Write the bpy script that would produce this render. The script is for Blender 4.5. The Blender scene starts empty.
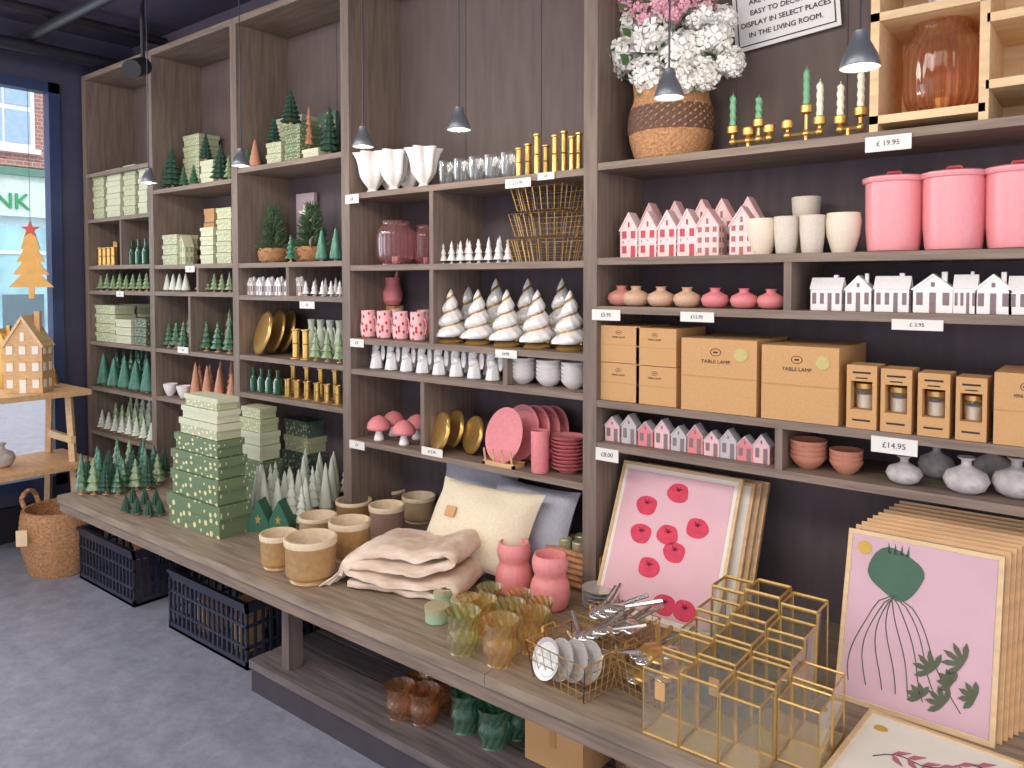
import bpy, math, random
from mathutils import Vector, Matrix, noise
R=random.Random(7)
pi=math.pi
# ---------------- camera model ----------------
F=769.0; YAW=math.radians(38.64); PIT=math.radians(2.0); CY=282+F*math.tan(PIT)
CAM=Vector((0,0,1.5))
sY,cY,sP,cP=math.sin(YAW),math.cos(YAW),math.sin(PIT),math.cos(PIT)
RT=Vector((cY,sY,0)); FW=Vector((-sY*cP,cY*cP,-sP)); UP=RT.cross(FW)
def ray(u,v): return RT*(u-512)+UP*(CY-v)+FW*F
def onY(u,v,y):
    d=ray(u,v); return CAM+d*(y/d.y)
def onZ(u,v,z):
    d=ray(u,v); return CAM+d*((z-1.5)/d.z)
def XU(u,y,z=1.5):
    t=(u-512)/F
    return (t*(cY*cP*y-sP*(z-1.5))-sY*y)/(cY+t*sY*cP)
def MP(x,y,z=1.2): return (Vector((x,y,z))-CAM).dot(FW)/F
D=2.04; BK=2.34; DC=1.46; ZC=0.5
sc=bpy.context.scene
col=sc.collection
cd=bpy.data.cameras.new('camera'); cam=bpy.data.objects.new('camera',cd); col.objects.link(cam)
cam.location=CAM; cam.rotation_euler=(pi/2-PIT,0,YAW)
cd.sensor_fit='HORIZONTAL'; cd.sensor_width=36; cd.lens=36*F/1024; cd.shift_y=(CY-384)/1024; cd.clip_start=.02
sc.camera=cam
try:
    sc.view_settings.view_transform='Standard'; sc.view_settings.look='None'; sc.view_settings.exposure=0.0
except Exception: pass

# ---------------- materials ----------------
def S(r,g,b):
    f=lambda c:(c/255/12.92 if c/255<=.04045 else ((c/255+.055)/1.055)**2.4)
    return (f(r),f(g),f(b))
MT={}
def mat(name,rgb,rough=.6,metal=0,var=.1,scale=12,bump=0,stretch=None,rgb2=None,emit=0,coat=0,detail=4,drough=.5):
    if name in MT: return MT[name]
    m=bpy.data.materials.new(name); m.use_nodes=True; nt=m.node_tree; b=nt.nodes['Principled BSDF']
    c=S(*rgb)
    tc=nt.nodes.new('ShaderNodeTexCoord'); mp=nt.nodes.new('ShaderNodeMapping'); ns=nt.nodes.new('ShaderNodeTexNoise')
    nt.links.new(tc.outputs['Object'],mp.inputs[0]); nt.links.new(mp.outputs[0],ns.inputs['Vector'])
    if stretch: mp.inputs['Scale'].default_value=stretch
    ns.inputs['Scale'].default_value=scale; ns.inputs['Detail'].default_value=detail; ns.inputs['Roughness'].default_value=drough
    r=nt.nodes.new('ShaderNodeValToRGB'); nt.links.new(ns.outputs['Fac'],r.inputs[0])
    a=tuple(max(0,x*(1-var)) for x in c)+(1,); z=tuple(min(1,x*(1+var)) for x in (S(*rgb2) if rgb2 else c))+(1,)
    r.color_ramp.elements[0].color=a; r.color_ramp.elements[1].color=z
    r.color_ramp.elements[0].position=.3; r.color_ramp.elements[1].position=.7
    nt.links.new(r.outputs[0],b.inputs['Base Color'])
    b.inputs['Roughness'].default_value=rough; b.inputs['Metallic'].default_value=metal
    if coat: b.inputs['Coat Weight'].default_value=coat
    if bump:
        bp=nt.nodes.new('ShaderNodeBump'); bp.inputs['Strength'].default_value=bump; bp.inputs['Distance'].default_value=.01
        nt.links.new(ns.outputs['Fac'],bp.inputs['Height']); nt.links.new(bp.outputs[0],b.inputs['Normal'])
    if emit:
        nt.links.new(r.outputs[0],b.inputs['Emission Color']); b.inputs['Emission Strength'].default_value=emit
    MT[name]=m; return m
def glass(name,rgb,refl=.12,dens=.15,rough=.05):
    m=bpy.data.materials.new(name); m.use_nodes=True; nt=m.node_tree
    for n in list(nt.nodes): nt.nodes.remove(n)
    o=nt.nodes.new('ShaderNodeOutputMaterial'); t=nt.nodes.new('ShaderNodeBsdfTransparent'); g=nt.nodes.new('ShaderNodeBsdfGlossy')
    d=nt.nodes.new('ShaderNodeBsdfDiffuse'); a=nt.nodes.new('ShaderNodeMixShader'); b=nt.nodes.new('ShaderNodeMixShader')
    fr=nt.nodes.new('ShaderNodeLayerWeight'); fr.inputs['Blend'].default_value=refl
    c=S(*rgb)+(1,)
    t.inputs[0].default_value=c; d.inputs[0].default_value=c; g.inputs[0].default_value=(1,1,1,1); g.inputs['Roughness'].default_value=rough
    a.inputs[0].default_value=dens
    nt.links.new(t.outputs[0],a.inputs[1]); nt.links.new(d.outputs[0],a.inputs[2])
    nt.links.new(fr.outputs['Facing'],b.inputs[0]); nt.links.new(a.outputs[0],b.inputs[1]); nt.links.new(g.outputs[0],b.inputs[2])
    nt.links.new(b.outputs[0],o.inputs[0]); MT[name]=m; return m
def starpat(name,base,spot,scale=9,thr=.16,zs=1.0):
    m=mat(name,base,.55,0,.05)
    nt=m.node_tree; b=nt.nodes['Principled BSDF']
    tc=nt.nodes.new('ShaderNodeTexCoord'); v=nt.nodes.new('ShaderNodeTexVoronoi'); v.inputs['Scale'].default_value=scale
    v.inputs['Randomness'].default_value=.6
    mp=nt.nodes.new('ShaderNodeMapping'); mp.inputs['Scale'].default_value=(1,1,zs)
    mth=nt.nodes.new('ShaderNodeMath'); mth.operation='LESS_THAN'; mth.inputs[1].default_value=thr
    mx=nt.nodes.new('ShaderNodeMix'); mx.data_type='RGBA'
    nt.links.new(tc.outputs['Object'],mp.inputs[0]); nt.links.new(mp.outputs[0],v.inputs['Vector']); nt.links.new(v.outputs['Distance'],mth.inputs[0])
    nt.links.new(mth.outputs[0],mx.inputs[0]); mx.inputs[6].default_value=S(*base)+(1,); mx.inputs[7].default_value=S(*spot)+(1,)
    nt.links.new(mx.outputs[2],b.inputs['Base Color']); return m
def brick(name,c1,c2,mort,scale,bw=.5,rh=.25,ms=.02):
    m=mat(name,c1,.8)
    nt=m.node_tree; b=nt.nodes['Principled BSDF']; tc=nt.nodes.new('ShaderNodeTexCoord'); sp=nt.nodes.new('ShaderNodeSeparateXYZ'); cb=nt.nodes.new('ShaderNodeCombineXYZ')
    br=nt.nodes.new('ShaderNodeTexBrick'); nt.links.new(tc.outputs['Object'],sp.inputs[0])
    nt.links.new(sp.outputs[1],cb.inputs[0]); nt.links.new(sp.outputs[2],cb.inputs[1])
    nt.links.new(cb.outputs[0],br.inputs[0]); br.inputs['Scale'].default_value=scale
    br.inputs['Color1'].default_value=S(*c1)+(1,); br.inputs['Color2'].default_value=S(*c2)+(1,); br.inputs['Mortar'].default_value=S(*mort)+(1,)
    br.inputs['Brick Width'].default_value=bw; br.inputs['Row Height'].default_value=rh; br.inputs['Mortar Size'].default_value=ms
    nt.links.new(br.outputs[0],b.inputs['Base Color']); return m

WS=mat('shelf_wood',(130,113,100),.6,0,.26,5,.15,(1,8,14))
WSV=mat('shelf_wood_upright',(122,106,95),.6,0,.26,4,.12,(14,14,1))
WSIDE=mat('side_wood',(108,93,86),.65,0,.2,5,.1,(10,10,1))
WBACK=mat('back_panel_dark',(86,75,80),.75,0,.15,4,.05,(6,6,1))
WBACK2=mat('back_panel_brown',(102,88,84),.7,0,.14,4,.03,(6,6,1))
WTOP=mat('counter_wood',(146,129,112),.5,0,.36,4,.2,(1.2,14,6))
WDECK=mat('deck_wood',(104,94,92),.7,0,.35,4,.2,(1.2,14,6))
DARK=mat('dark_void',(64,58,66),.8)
BLACK=mat('black_plastic',(44,48,64),.35)
BLKM=mat('black_metal',(34,34,42),.5)
STEEL=mat('pendant_grey',(120,124,132),.35,.5,.05)
GOLD=mat('gold_metal',(218,178,104),.28,.75,.08)
BRASS=mat('brass_dull',(204,166,98),.32,.65,.15)
SWW=mat('swirl_silver',(240,237,235),.12,.05,.05,25,coat=.8)
SPOON=mat('spoon_steel',(214,212,210),.18,.85,.05)
WHITE=mat('white_ceramic',(242,238,236),.35,0,.04,coat=.3)
CREAM=mat('cream_ceramic',(228,214,194),.5,0,.08,40)
SAGE=mat('sage_card',(204,206,176),.65,0,.06)
SAGED=mat('sage_ceramic',(142,164,120),.4,0,.3,9,coat=.3)
GRN=mat('green_ceramic',(66,110,80),.3,0,.45,7,coat=.4)
TEAL=mat('teal_green',(62,126,102),.35,0,.35,7,coat=.3)
DKG=mat('dark_pine',(50,84,66),.7,0,.35,60,.3)
PINE=mat('pine_bush',(78,106,72),.8,0,.5,60,.4)
WTREE=mat('white_frost_tree',(218,224,208),.5,0,.15,40,.1)
TERRA=mat('terracotta_tree',(200,142,112),.6,0,.15,30)
PINK=mat('pink_enamel',(236,154,160),.4,0,.03,coat=.4)
PINKD=mat('pink_matte',(224,134,138),.5,0,.08)
PINKL=mat('pale_pink',(234,190,192),.55,0,.06)
PINKH=mat('house_pinkish',(232,206,204),.5,0,.12,25)
RED=mat('red_glaze',(200,70,80),.35)
REDH=mat('hot_pink_print',(216,60,88),.7,0,.15,40)
PINKP=mat('print_pink',(228,184,190),.8,0,.03)
PAPER=mat('paper_cream',(240,234,222),.85,0,.03)
GREYH=mat('grey_glaze',(196,188,190),.45,0,.12,25)
GREYV=mat('grey_vase',(192,184,182),.5,0,.2,5)
KRAFT=mat('kraft_card',(204,158,106),.75,0,.06,30)
KRAFTD=mat('kraft_tape',(190,142,88),.4,0,.05)
LWOOD=mat('light_wood',(214,172,124),.55,0,.15,6,.1,(1,8,8))
LWOOD2=mat('oak_wood',(222,190,146),.55,0,.12,6,.1,(1,8,8))
WICK=mat('wicker',(184,136,94),.75,0,.35,30,.5)
WICKD=mat('wicker_dark',(104,76,62),.75,0,.4,30,.5)
MUST=mat('mustard_pot',(194,154,102),.35,0,.12,8,coat=.3)
SAND=mat('sand_pot',(206,178,142),.45,0,.1,20,coat=.2)
RIMP=mat('pot_rim_pale',(226,204,170),.4,0,.06)
POTIN=mat('pot_inner',(222,204,180),.6)
TAUPE=mat('taupe_pot',(170,138,124),.5,0,.08)
MAUVE=mat('mauve_vase',(200,136,120),.5,0,.1,20)
BEIGE=mat('beige_vase',(212,174,146),.5,0,.1,20)
LINEN=mat('cream_linen',(230,216,188),.9,0,.06,120,.2)
GREYL=mat('grey_linen',(186,186,198),.9,0,.08,120,.3)
THROW=mat('throw_wool',(204,172,146),.95,0,.05,9,.3,(1,1,3),(238,222,204),detail=8)
FRNG=mat('fringe_wool',(236,222,204),.95,0,.05)
FLW=mat('white_petal',(244,242,236),.7,0,.05)
FLP=mat('pink_petal',(234,176,188),.7,0,.15)
LEAF=mat('leaf_green',(98,134,88),.6,0,.2)
INK=mat('ink',(52,46,48),.8)
WINDK=mat('tiny_window_dark',(136,118,118),.7)
WINDB=mat('tiny_window_brown',(176,112,104),.7)
BULB=mat('bulb_warm',(255,236,200),.4,0,0,emit=6)
WAX=mat('candle_green',(120,178,136),.5); WAXW=mat('candle_white',(240,234,216),.5)
TINC=mat('tin_green',(160,190,156),.4)
TAG=mat('tag_card',(232,228,222),.8,0,.02)
G_CLR=glass('clear_glass',(244,246,246),.35,.06)
G_PANE=glass('pane_glass',(248,250,250),.1,.03)
G_BOX=glass('box_glass',(250,250,246),.22,.03,.04)
G_AMB=glass('amber_glass',(250,230,178),.2,.14); G_AMBb=glass('amber_glass_rib',(214,172,100),.2,.3)
G_OLV=glass('olive_glass',(238,236,190),.2,.14); G_OLVb=glass('olive_glass_rib',(182,176,104),.2,.3)
G_AM2=glass('dark_amber_glass',(252,214,168),.22,.08); G_AM2b=glass('dark_amber_glass_rib',(206,142,92),.22,.22)
G_PNK=glass('pink_glass',(252,226,224),.22,.08); G_PNKb=glass('pink_glass_rib',(224,158,164),.22,.2)
G_DGR=glass('bottle_green_glass',(160,210,178),.25,.2); G_DGRb=glass('bottle_green_glass_rib',(72,134,100),.25,.4)
STARG=starpat('green_star_card',(104,126,92),(226,214,160),10,.27,.3)
STARS=starpat('sage_star_card',(180,186,148),(236,228,194),10,.25,.3)
STARK=starpat('dark_green_star_card',(84,106,92),(206,196,146),10,.28,.3)
DOTP=starpat('pink_dot',(240,192,194),(206,50,60),4.5,.3)
DOTP2=starpat('pink_dot_card',(240,212,210),(206,60,72),6,.25)

# ---------------- mesh builder ----------------
class MB:
    def __init__(s): s.v=[];s.f=[];s.m=[];s.T=None
    def add(s,vs,fs,m=0):
        o=len(s.v)
        s.v+= [tuple(s.T@Vector(p)) if s.T else tuple(p) for p in vs]
        s.f+=[tuple(i+o for i in f) for f in fs]
        s.m+=m if isinstance(m,list) else [m]*len(fs); return s
    def box(s,x0,x1,y0,y1,z0,z1,m=0):
        vs=[(x,y,z) for z in (z0,z1) for y in (y0,y1) for x in (x0,x1)]
        return s.add(vs,[(0,2,3,1),(4,5,7,6),(0,1,5,4),(2,6,7,3),(0,4,6,2),(1,3,7,5)],m)
    def rod(s,a,b,r,m=0,n=6,r2=None):
        a=Vector(a);b=Vector(b);d=(b-a)
        if d.length<1e-6: return s
        d.normalize(); h=Vector((0,0,1)) if abs(d.z)<.9 else Vector((1,0,0)); p=d.cross(h).normalized(); q=d.cross(p)
        r2=r if r2 is None else r2
        vs=[];
        for c,rr in ((a,r),(b,r2)):
            for i in range(n):
                t=2*pi*i/n; vs.append(c+(p*math.cos(t)+q*math.sin(t))*rr)
        fs=[(i,(i+1)%n,n+(i+1)%n,n+i) for i in range(n)]+[tuple(range(n))[::-1],tuple(range(n,2*n))]
        return s.add(vs,fs,m)
    def path(s,pts,r,m=0,n=6):
        for a,b in zip(pts,pts[1:]): s.rod(a,b,r,m,n)
        return s
    def lathe(s,pr,n=24,m=0,k=0,amp=0,tw=0,c=(0,0),capb=True,capt=True,ampf=None,wv=0,stripe=0):
        vs=[];fs=[];ms=[]
        for j,(r,z) in enumerate(pr):
            am=ampf(z) if ampf else amp
            for i in range(n):
                t=2*pi*i/n; rr=r*(1+am*math.cos(k*(t+(0 if stripe else tw*z))+(pi*j if wv else 0))) if k else r
                if stripe: t+=tw*z
                vs.append((c[0]+rr*math.cos(t),c[1]+rr*math.sin(t),z))
        for j in range(len(pr)-1):
            for i in range(n):
                a=j*n+i;b=j*n+(i+1)%n; fs.append((a,b,b+n,a+n))
                ms.append((1 if (i*stripe*2//n)%2 else 0) if stripe else m)
        if capb and pr[0][0]>1e-4: fs.append(tuple(range(n))[::-1]); ms.append(m)
        if capt and pr[-1][0]>1e-4: fs.append(tuple(range((len(pr)-1)*n,len(pr)*n))); ms.append(m)
        return s.add(vs,fs,ms)
    def ell(s,c,rx,ry,rz,m=0,n=12,k=8,e=1.0):
        vs=[];fs=[]
        sg=lambda x,p: math.copysign(abs(x)**p,x)
        for j in range(k+1):
            a=-pi/2+pi*j/k
            for i in range(n):
                t=2*pi*i/n
                vs.append((c[0]+rx*sg(math.cos(a),e)*sg(math.cos(t),e),c[1]+ry*sg(math.cos(a),e)*sg(math.sin(t),e),c[2]+rz*sg(math.sin(a),e)))
        for j in range(k):
            for i in range(n):
                a=j*n+i;b=j*n+(i+1)%n; fs.append((a,b,b+n,a+n))
        return s.add(vs,fs,m)
    def poly(s,pts,y0,y1,m=0):
        n=len(pts); vs=[(x,y0,z) for x,z in pts]+[(x,y1,z) for x,z in pts]
        fs=[tuple(range(n)),tuple(range(n,2*n))[::-1]]+[(i,i+n,(i+1)%n+n,(i+1)%n) for i in range(n)]
        return s.add(vs,fs,m)
    def mesh(s,name,mats,ang=38,smooth=True):
        me=bpy.data.meshes.new(name); me.from_pydata(s.v,[],s.f)
        if not isinstance(mats,(list,tuple)): mats=[mats]
        for x in mats: me.materials.append(x)
        me.polygons.foreach_set('material_index',s.m)
        me.validate(); me.update()
        if smooth:
            me.polygons.foreach_set('use_smooth',[True]*len(me.polygons))
            try: me.set_sharp_from_angle(angle=math.radians(ang))
            except Exception: pass
        return me
K={}
def kind(key,*parts): K[key]=parts
def mkobj(name,me,parent=None,loc=(0,0,0)):
    o=bpy.data.objects.new(name,me); col.objects.link(o); o.location=loc
    if parent: o.parent=parent
    return o
def inst(key,name,loc,scale,label,cat,group=None,rot=0,rx=0,ry=0):
    ps=K[key]
    if len(ps)==1:
        o=mkobj(name,ps[0][1])
    else:
        o=bpy.data.objects.new(name,None); col.objects.link(o); o.empty_display_size=.05
        for p in ps:
            c=mkobj(p[0],p[1],o)
            if len(p)>2: c['label']=p[2]
    o.location=loc; o.scale=scale if isinstance(scale,(tuple,list)) else (scale,)*3
    o.rotation_euler=(rx,ry,rot)
    if len(label.split())<4: label+=' on a wooden shelf'
    o['label']=label; o['category']=cat
    if group: o['group']=group
    return o
def struct(name,me,loc=(0,0,0)):
    o=mkobj(name,me,None,loc); o['kind']='structure'; o['label']=name.replace('_',' ')+' of the shop interior'; return o
def textmesh(body,size,ext=.0008,align='CENTER'):
    cu=bpy.data.curves.new('t','FONT'); cu.body=body; cu.size=size; cu.extrude=ext; cu.align_x=align; cu.align_y='CENTER'; cu.resolution_u=3
    ob=bpy.data.objects.new('t',cu); col.objects.link(ob); bpy.context.view_layer.update()
    me=bpy.data.meshes.new_from_object(ob.evaluated_get(bpy.context.evaluated_depsgraph_get()))
    bpy.data.objects.remove(ob); return me

# ---------------- kind builders ----------------
def tree_tier(key,m,tiers=4,trunk=LWOOD,k=0,amp=0,n=16):
    a=MB(); z0=.12; pr=[(.02,z0)]
    for i in range(tiers):
        t=i/tiers; zb=z0+(1-z0)*t; zt=z0+(1-z0)*(i+1)/tiers
        r=.5*(1-t)**.85
        pr.append((r,zb+.012)); pr.append((r*.97,zb+.03)); pr.append((max(.5*(1-(i+1)/tiers)**.85*.62,.004),zt-.0))
    pr[-1]=(.004,1)
    a.lathe(pr,n,k=k,amp=amp)
    b=MB().lathe([(.22,0),(.22,.03),(.09,.04),(.09,.14)],12)
    kind(key,('foliage',a.mesh('foliage',m)),('trunk',b.mesh('trunk',trunk)))
tree_tier('t_green',GRN,5,LWOOD,6,.07,30); tree_tier('t_teal',TEAL,5); tree_tier('t_sage',SAGED,4,LWOOD,6,.07,30); tree_tier('t_white',WTREE,5,LWOOD,6,.05,30)
tree_tier('t_wcer',WHITE,3,WHITE); tree_tier('t_terra',TERRA,6,TERRA,8,.08,32); tree_tier('t_dark',DKG,7,LWOOD,9,.12,36)
tree_tier('t_gold',GOLD,3,LWOOD)
def tree_cone(key,m):
    a=MB().lathe([(.45,.06),(.5,.1),(.47,.2),(.3,.55),(.12,.88),(.03,.98),(.004,1)],18,k=7,amp=.04)
    b=MB().lathe([(.16,0),(.14,.08)],10)
    kind(key,('foliage',a.mesh('foliage',m)),('trunk',b.mesh('trunk',LWOOD)))
tree_cone('c_teal',TEAL); tree_cone('c_terra',TERRA); tree_cone('c_white',WTREE); tree_cone('c_sage',SAGED)
a=MB(); g=MB(); TN=3.4
n1,nj=36,90; vs=[];fs=[]
for j in range(nj+1):
    t=j/nj; env=.5*(1-t)**.75+.012
    for i in range(n1):
        th=2*pi*i/n1; ph=(t*TN-th/(2*pi))%1.0
        r=env*(.5+.5*(math.sin(pi*ph)**.5)*(1.1-.25*ph))*(1+.05*math.cos(9*th+20*t))
        vs.append((r*math.cos(th),r*math.sin(th),.12+.88*t))
for j in range(nj):
    for i in range(n1):
        p=j*n1+i;q_=j*n1+(i+1)%n1; fs.append((p,q_,q_+n1,p+n1))
a.add(vs,fs)
pts=[]
for j in range(90):
    t=j/89; th=2*pi*(t*TN); env=.5*(1-t)**.75+.012; pts.append((env*.66*math.cos(th),env*.66*math.sin(th),.12+.88*t))
g.path(pts,.03,0,5)
b=MB().lathe([(.36,0),(.38,.03),(.32,.08),(.12,.12),(.1,.18)],16)
kind('swirl',('foliage',a.mesh('foliage',SWW,70)),('gold_edge',g.mesh('ge',GOLD)),('base',b.mesh('base',GOLD)))
def house(key,mw,mr,mwin,floors=2,cols=3,gable=True,chim=True,dep=.35):
    a=MB(); H=.68
    if gable:
        a.poly([(-.5,0),(.5,0),(.5,H),(0,1),(-.5,H)],-dep,dep)
    else:
        a.box(-.5,.5,-dep,dep,0,H)
        for x in (-.5,.48):
            a.add([(x,-dep,H),(x,dep,H),(x,0,1),(x+.02,-dep,H),(x+.02,dep,H),(x+.02,0,1)],[(0,2,1),(3,4,5),(0,3,5,2),(1,2,5,4),(0,1,4,3)])
    fh=H/floors
    for f in range(floors):
        for c in range(cols):
            cx=-.5+(c+.5)/cols; w=.5/cols*.5; zb=f*fh+fh*.3; zt=f*fh+fh*.8
            if f==0 and c==cols//2: zb=0.0
            a.box(cx-w,cx+w,-dep-.02,-dep+.01,zb,zt,1)
            a.box(cx-w*1.15,cx+w*1.15,-dep-.03,-dep,zt,zt+.02,0)
        for c in range(2):
            cy=-dep+(c+.5)*dep; a.box(.49,.515,cy-.08,cy+.08,f*fh+fh*.3,f*fh+fh*.8,1)
    if gable: a.box(-.05,.05,-dep-.02,-dep+.01,H+.02,H+.14,1)
    r=MB()
    if gable:
        r.poly([(-.56,H-.05),(-.5,H-.08),(0,1-.01),(.5,H-.08),(.56,H-.05),(0,1.05)],-dep-.05,dep+.05)
    else:
        y=dep+.04
        vs=[(-.53,-y,H-.03),(-.53,0,1.02),(-.53,y,H-.03),(.53,-y,H-.03),(.53,0,1.02),(.53,y,H-.03),(-.53,0,.96),(.53,0,.96)]
        r.add(vs,[(0,3,4,1),(1,4,5,2),(0,6,7,3),(6,2,5,7),(0,1,6),(1,2,6),(3,7,4),(4,7,5)])
    ps=[('wall_body',a.mesh('wall_body',[mw,mwin])),('roof',r.mesh('roof',mr))]
    if chim: ps.append(('chimney',MB().box(.18,.32,-.02,.14,.78,1.1).mesh('chimney',mw)))
    kind(key,*ps)
house('h_pink',PINKH,PINKL,WINDB,3,3,True,False); house('h_dot',DOTP2,PINKH,RED,2,2,True,False); house('h_white',WHITE,WHITE,WINDK,1,4,False)
house('h_wgab',WHITE,WHITE,WINDK,1,3,True)
house('h_small',PINKL,GREYH,WINDK,1,2,True,False); house('h_small2',PINKD,GREYH,WINDK,1,2,True,False); house('h_grey',GREYH,GREYH,WINDK,1,2,True,False); house('h_sage',SAGE,SAGE,SAGED,2,3,True,False)
house('h_wood',LWOOD,LWOOD2,PAPER,3,3,True,True); house('h_gold',GOLD,GOLD,BRASS,2,2,True,True)
def giftbox(key,mb,ml):
    a=MB().box(-.47,.47,-.47,.47,0,.62); b=MB().box(-.5,.5,-.5,.5,.58,.98)
    kind(key,('box_body',a.mesh('box_body',mb)),('lid',b.mesh('lid',ml)))
giftbox('g_sage',SAGE,SAGE); giftbox('g_star',STARG,STARG); giftbox('g_sstar',STARS,STARS); giftbox('g_sstar2',STARS,SAGE); giftbox('g_dark',STARK,STARK); giftbox('g_kraft',KRAFT,KRAFT)
a=MB().box(-.5,.5,-.5,.5,0,1); a.box(-.06,.06,-.505,.505,.55,1.004,1)
kind('kraft',('carton',a.mesh('carton',[KRAFT,KRAFTD],smooth=False)))
OLV=mat('sticker_olive',(196,182,120),.6)
def carton(key,txt,sticker):
    a=MB().box(-.5,.5,-.5,.5,0,1); a.box(-.5,.5,-.504,-.49,.47,.49,1)
    a.T=Matrix.Rotation(pi/2,4,'X')
    if sticker: a.lathe([(.09,.5),(.09,.508)],24,2,c=(.3,.8))
    a.T=None
    pts=[(-.03+.07*math.cos(t),-.503,.82+.05*math.sin(t)) for t in [2*pi*i/16 for i in range(17)]]
    a.path(pts,.004,3,4)
    a.box(-.06,0,-.505,-.5,.81,.83,3)
    ps=[('carton_body',a.mesh('carton',[KRAFT,KRAFTD,OLV,INK],smooth=False))]
    if txt:
        tm=textmesh(txt,.07,.001)
        for v in tm.vertices: x,y,z=v.co; v.co=(x-.03,-.503-z,y+.69)
        tm.materials.append(INK); ps.append(('printed_lettering',tm))
    kind(key,*ps)
carton('krafts','MINI LAMP',False); carton('kraftl','TABLE LAMP',True)
a=MB().box(-.5,.5,-.5,.5,0,.3).box(-.5,.5,-.5,.5,.75,1).box(-.5,-.36,-.5,.5,.3,.75).box(.36,.5,-.5,.5,.3,.75).box(-.36,.36,.4,.5,.3,.75)
a.box(-.3,.3,-.508,-.5,.87,.9,1).box(-.2,.2,-.508,-.5,.79,.81,1).box(-.3,.3,-.508,-.5,.12,.15,1)
j=MB().lathe([(.3,.3),(.33,.33),(.33,.6),(.29,.64)],20,capt=False)
l=MB().lathe([(.34,.62),(.34,.7),(.01,.71)],20); wx=MB().lathe([(.28,.31),(.28,.52),(.01,.52)],20)
kind('candlebox',('carton_body',a.mesh('carton',[KRAFT,INK],smooth=False)),('candle_jar',j.mesh('candle_jar',G_CLR)),('jar_lid',l.mesh('jl',BRASS)),('candle_wax',wx.mesh('wx',CREAM)))
a=MB().lathe([(.38,0),(.42,.02),(.43,.06),(.46,.3),(.47,.88),(.45,.9)],36)
b=MB().lathe([(.5,.86),(.52,.89),(.52,.92),(.44,.94),(.2,.96),(.02,.965)],36)
h=MB().path([(-.12,0,.955),(-.1,0,1.0),(.1,0,1.0),(.12,0,.955)],.015,0,8)
kind('canister',('canister_body',a.mesh('canister_body',PINK)),('lid',b.mesh('lid',PINK)),('handle',h.mesh('handle',RED)))
def lk(key,m,pr,n=24,part=None,**kw):
    kind(key,(part or key,MB().lathe(pr,n,**kw).mesh(key,m,50)))
SQ=[(.28,0),(.42,.12),(.5,.38),(.44,.62),(.24,.76),(.16,.82),(.17,.94),(.22,1),(.17,.99),(.11,.8)]
lk('v_mauve',MAUVE,SQ,capt=False); lk('v_beige',BEIGE,SQ,capt=False); lk('v_pink',PINKD,SQ,capt=False)
RV=[(.22,0),(.4,.12),(.5,.36),(.42,.58),(.18,.72),(.11,.78),(.11,.9),(.2,.98),(.19,1),(.08,.9)]
lk('v_grey',GREYV,RV,28,capt=False)
BW=[(.22,0),(.24,.06),(.36,.3),(.47,.7),(.5,1),(.46,.98),(.34,.38),(.16,.16),(.01,.13)]
for kx,mm in (('b_terra',mat('bowl_terracotta',(202,138,112),.5,0,.1)),('b_grey',mat('bowl_white',(230,224,222),.35,0,.06)),('b_white',WHITE)): lk(kx,mm,BW,24)
PL=[(.26,0),(.28,.3),(.44,.55),(.5,1),(.48,.98),(.4,.6),(.01,.5)]
lk('p_pink',PINKD,PL,36); lk('p_gold',GOLD,PL,36); lk('p_grey',mat('plate_silver',(214,210,208),.25,.4),PL,36); lk('p_pale',PINKL,PL,36)
lk('b_plan',CREAM,[(.3,0),(.34,.1),(.46,.45),(.5,.8),(.46,1),(.43,.98),(.44,.7),(.01,.4)],24)
lk('pot_plan',mat('grey_planter',(214,204,190),.6,0,.12,30),[(.34,0),(.4,.04),(.47,.5),(.5,.98),(.46,1),(.44,.6),(.01,.5)],24)
lk('cabbage',WHITE,[(.18,0),(.2,.05),(.14,.12),(.3,.28),(.39,.42),(.41,.55),(.43,.7),(.48,.86),(.57,1),(.5,.95),(.4,.75),(.34,.55),(.01,.25)],60,k=6,amp=.1,tw=.2,ampf=lambda z:.04+.18*z)
lk('tumbler',G_CLR,[(.36,0),(.4,.03),(.46,1),(.44,1)],20,k=10,amp=.03,capt=False)
kind('candlestick',('candlestick',MB().lathe([(.5,0),(.5,.04),(.3,.07),(.3,.5),(.36,.52),(.3,.54),(.3,.94),(.42,.96),(.42,1),(.25,1),(.22,.93)],16,capt=False).mesh('cs',GOLD)))
def smoothprof(P,n):
    out=[]
    for i in range(n+1):
        t=i/n*(len(P)-1); j=min(int(t),len(P)-2); f=t-j
        p0=P[max(j-1,0)];p1=P[j];p2=P[j+1];p3=P[min(j+2,len(P)-1)]
        out.append(tuple(.5*((2*p1[q])+(-p0[q]+p2[q])*f+(2*p0[q]-5*p1[q]+4*p2[q]-p3[q])*f*f+(-p0[q]+3*p1[q]-3*p2[q]+p3[q])*f**3) for q in (0,1)))
    return out
GB=smoothprof([(.36,0),(.34,.05),(.38,.16),(.46,.34),(.45,.5),(.40,.64),(.43,.8),(.5,1)],22)
for kx,mm in (('gobamb',[G_AMB,G_AMBb]),('gobdk',[G_AM2,G_AM2b]),('gobolv',[G_OLV,G_OLVb])): kind(kx,('glass',MB().lathe(GB,96,k=12,amp=.012,tw=1.3,capt=False,stripe=12).mesh('g',mm,80)))
kind('gobdgr',('glass',MB().lathe(smoothprof([(.4,0),(.38,.1),(.46,.4),(.4,.68),(.5,1)],18),96,k=12,amp=.012,tw=1.2,capt=False,stripe=12).mesh('g',[G_DGR,G_DGRb],80)))
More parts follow.
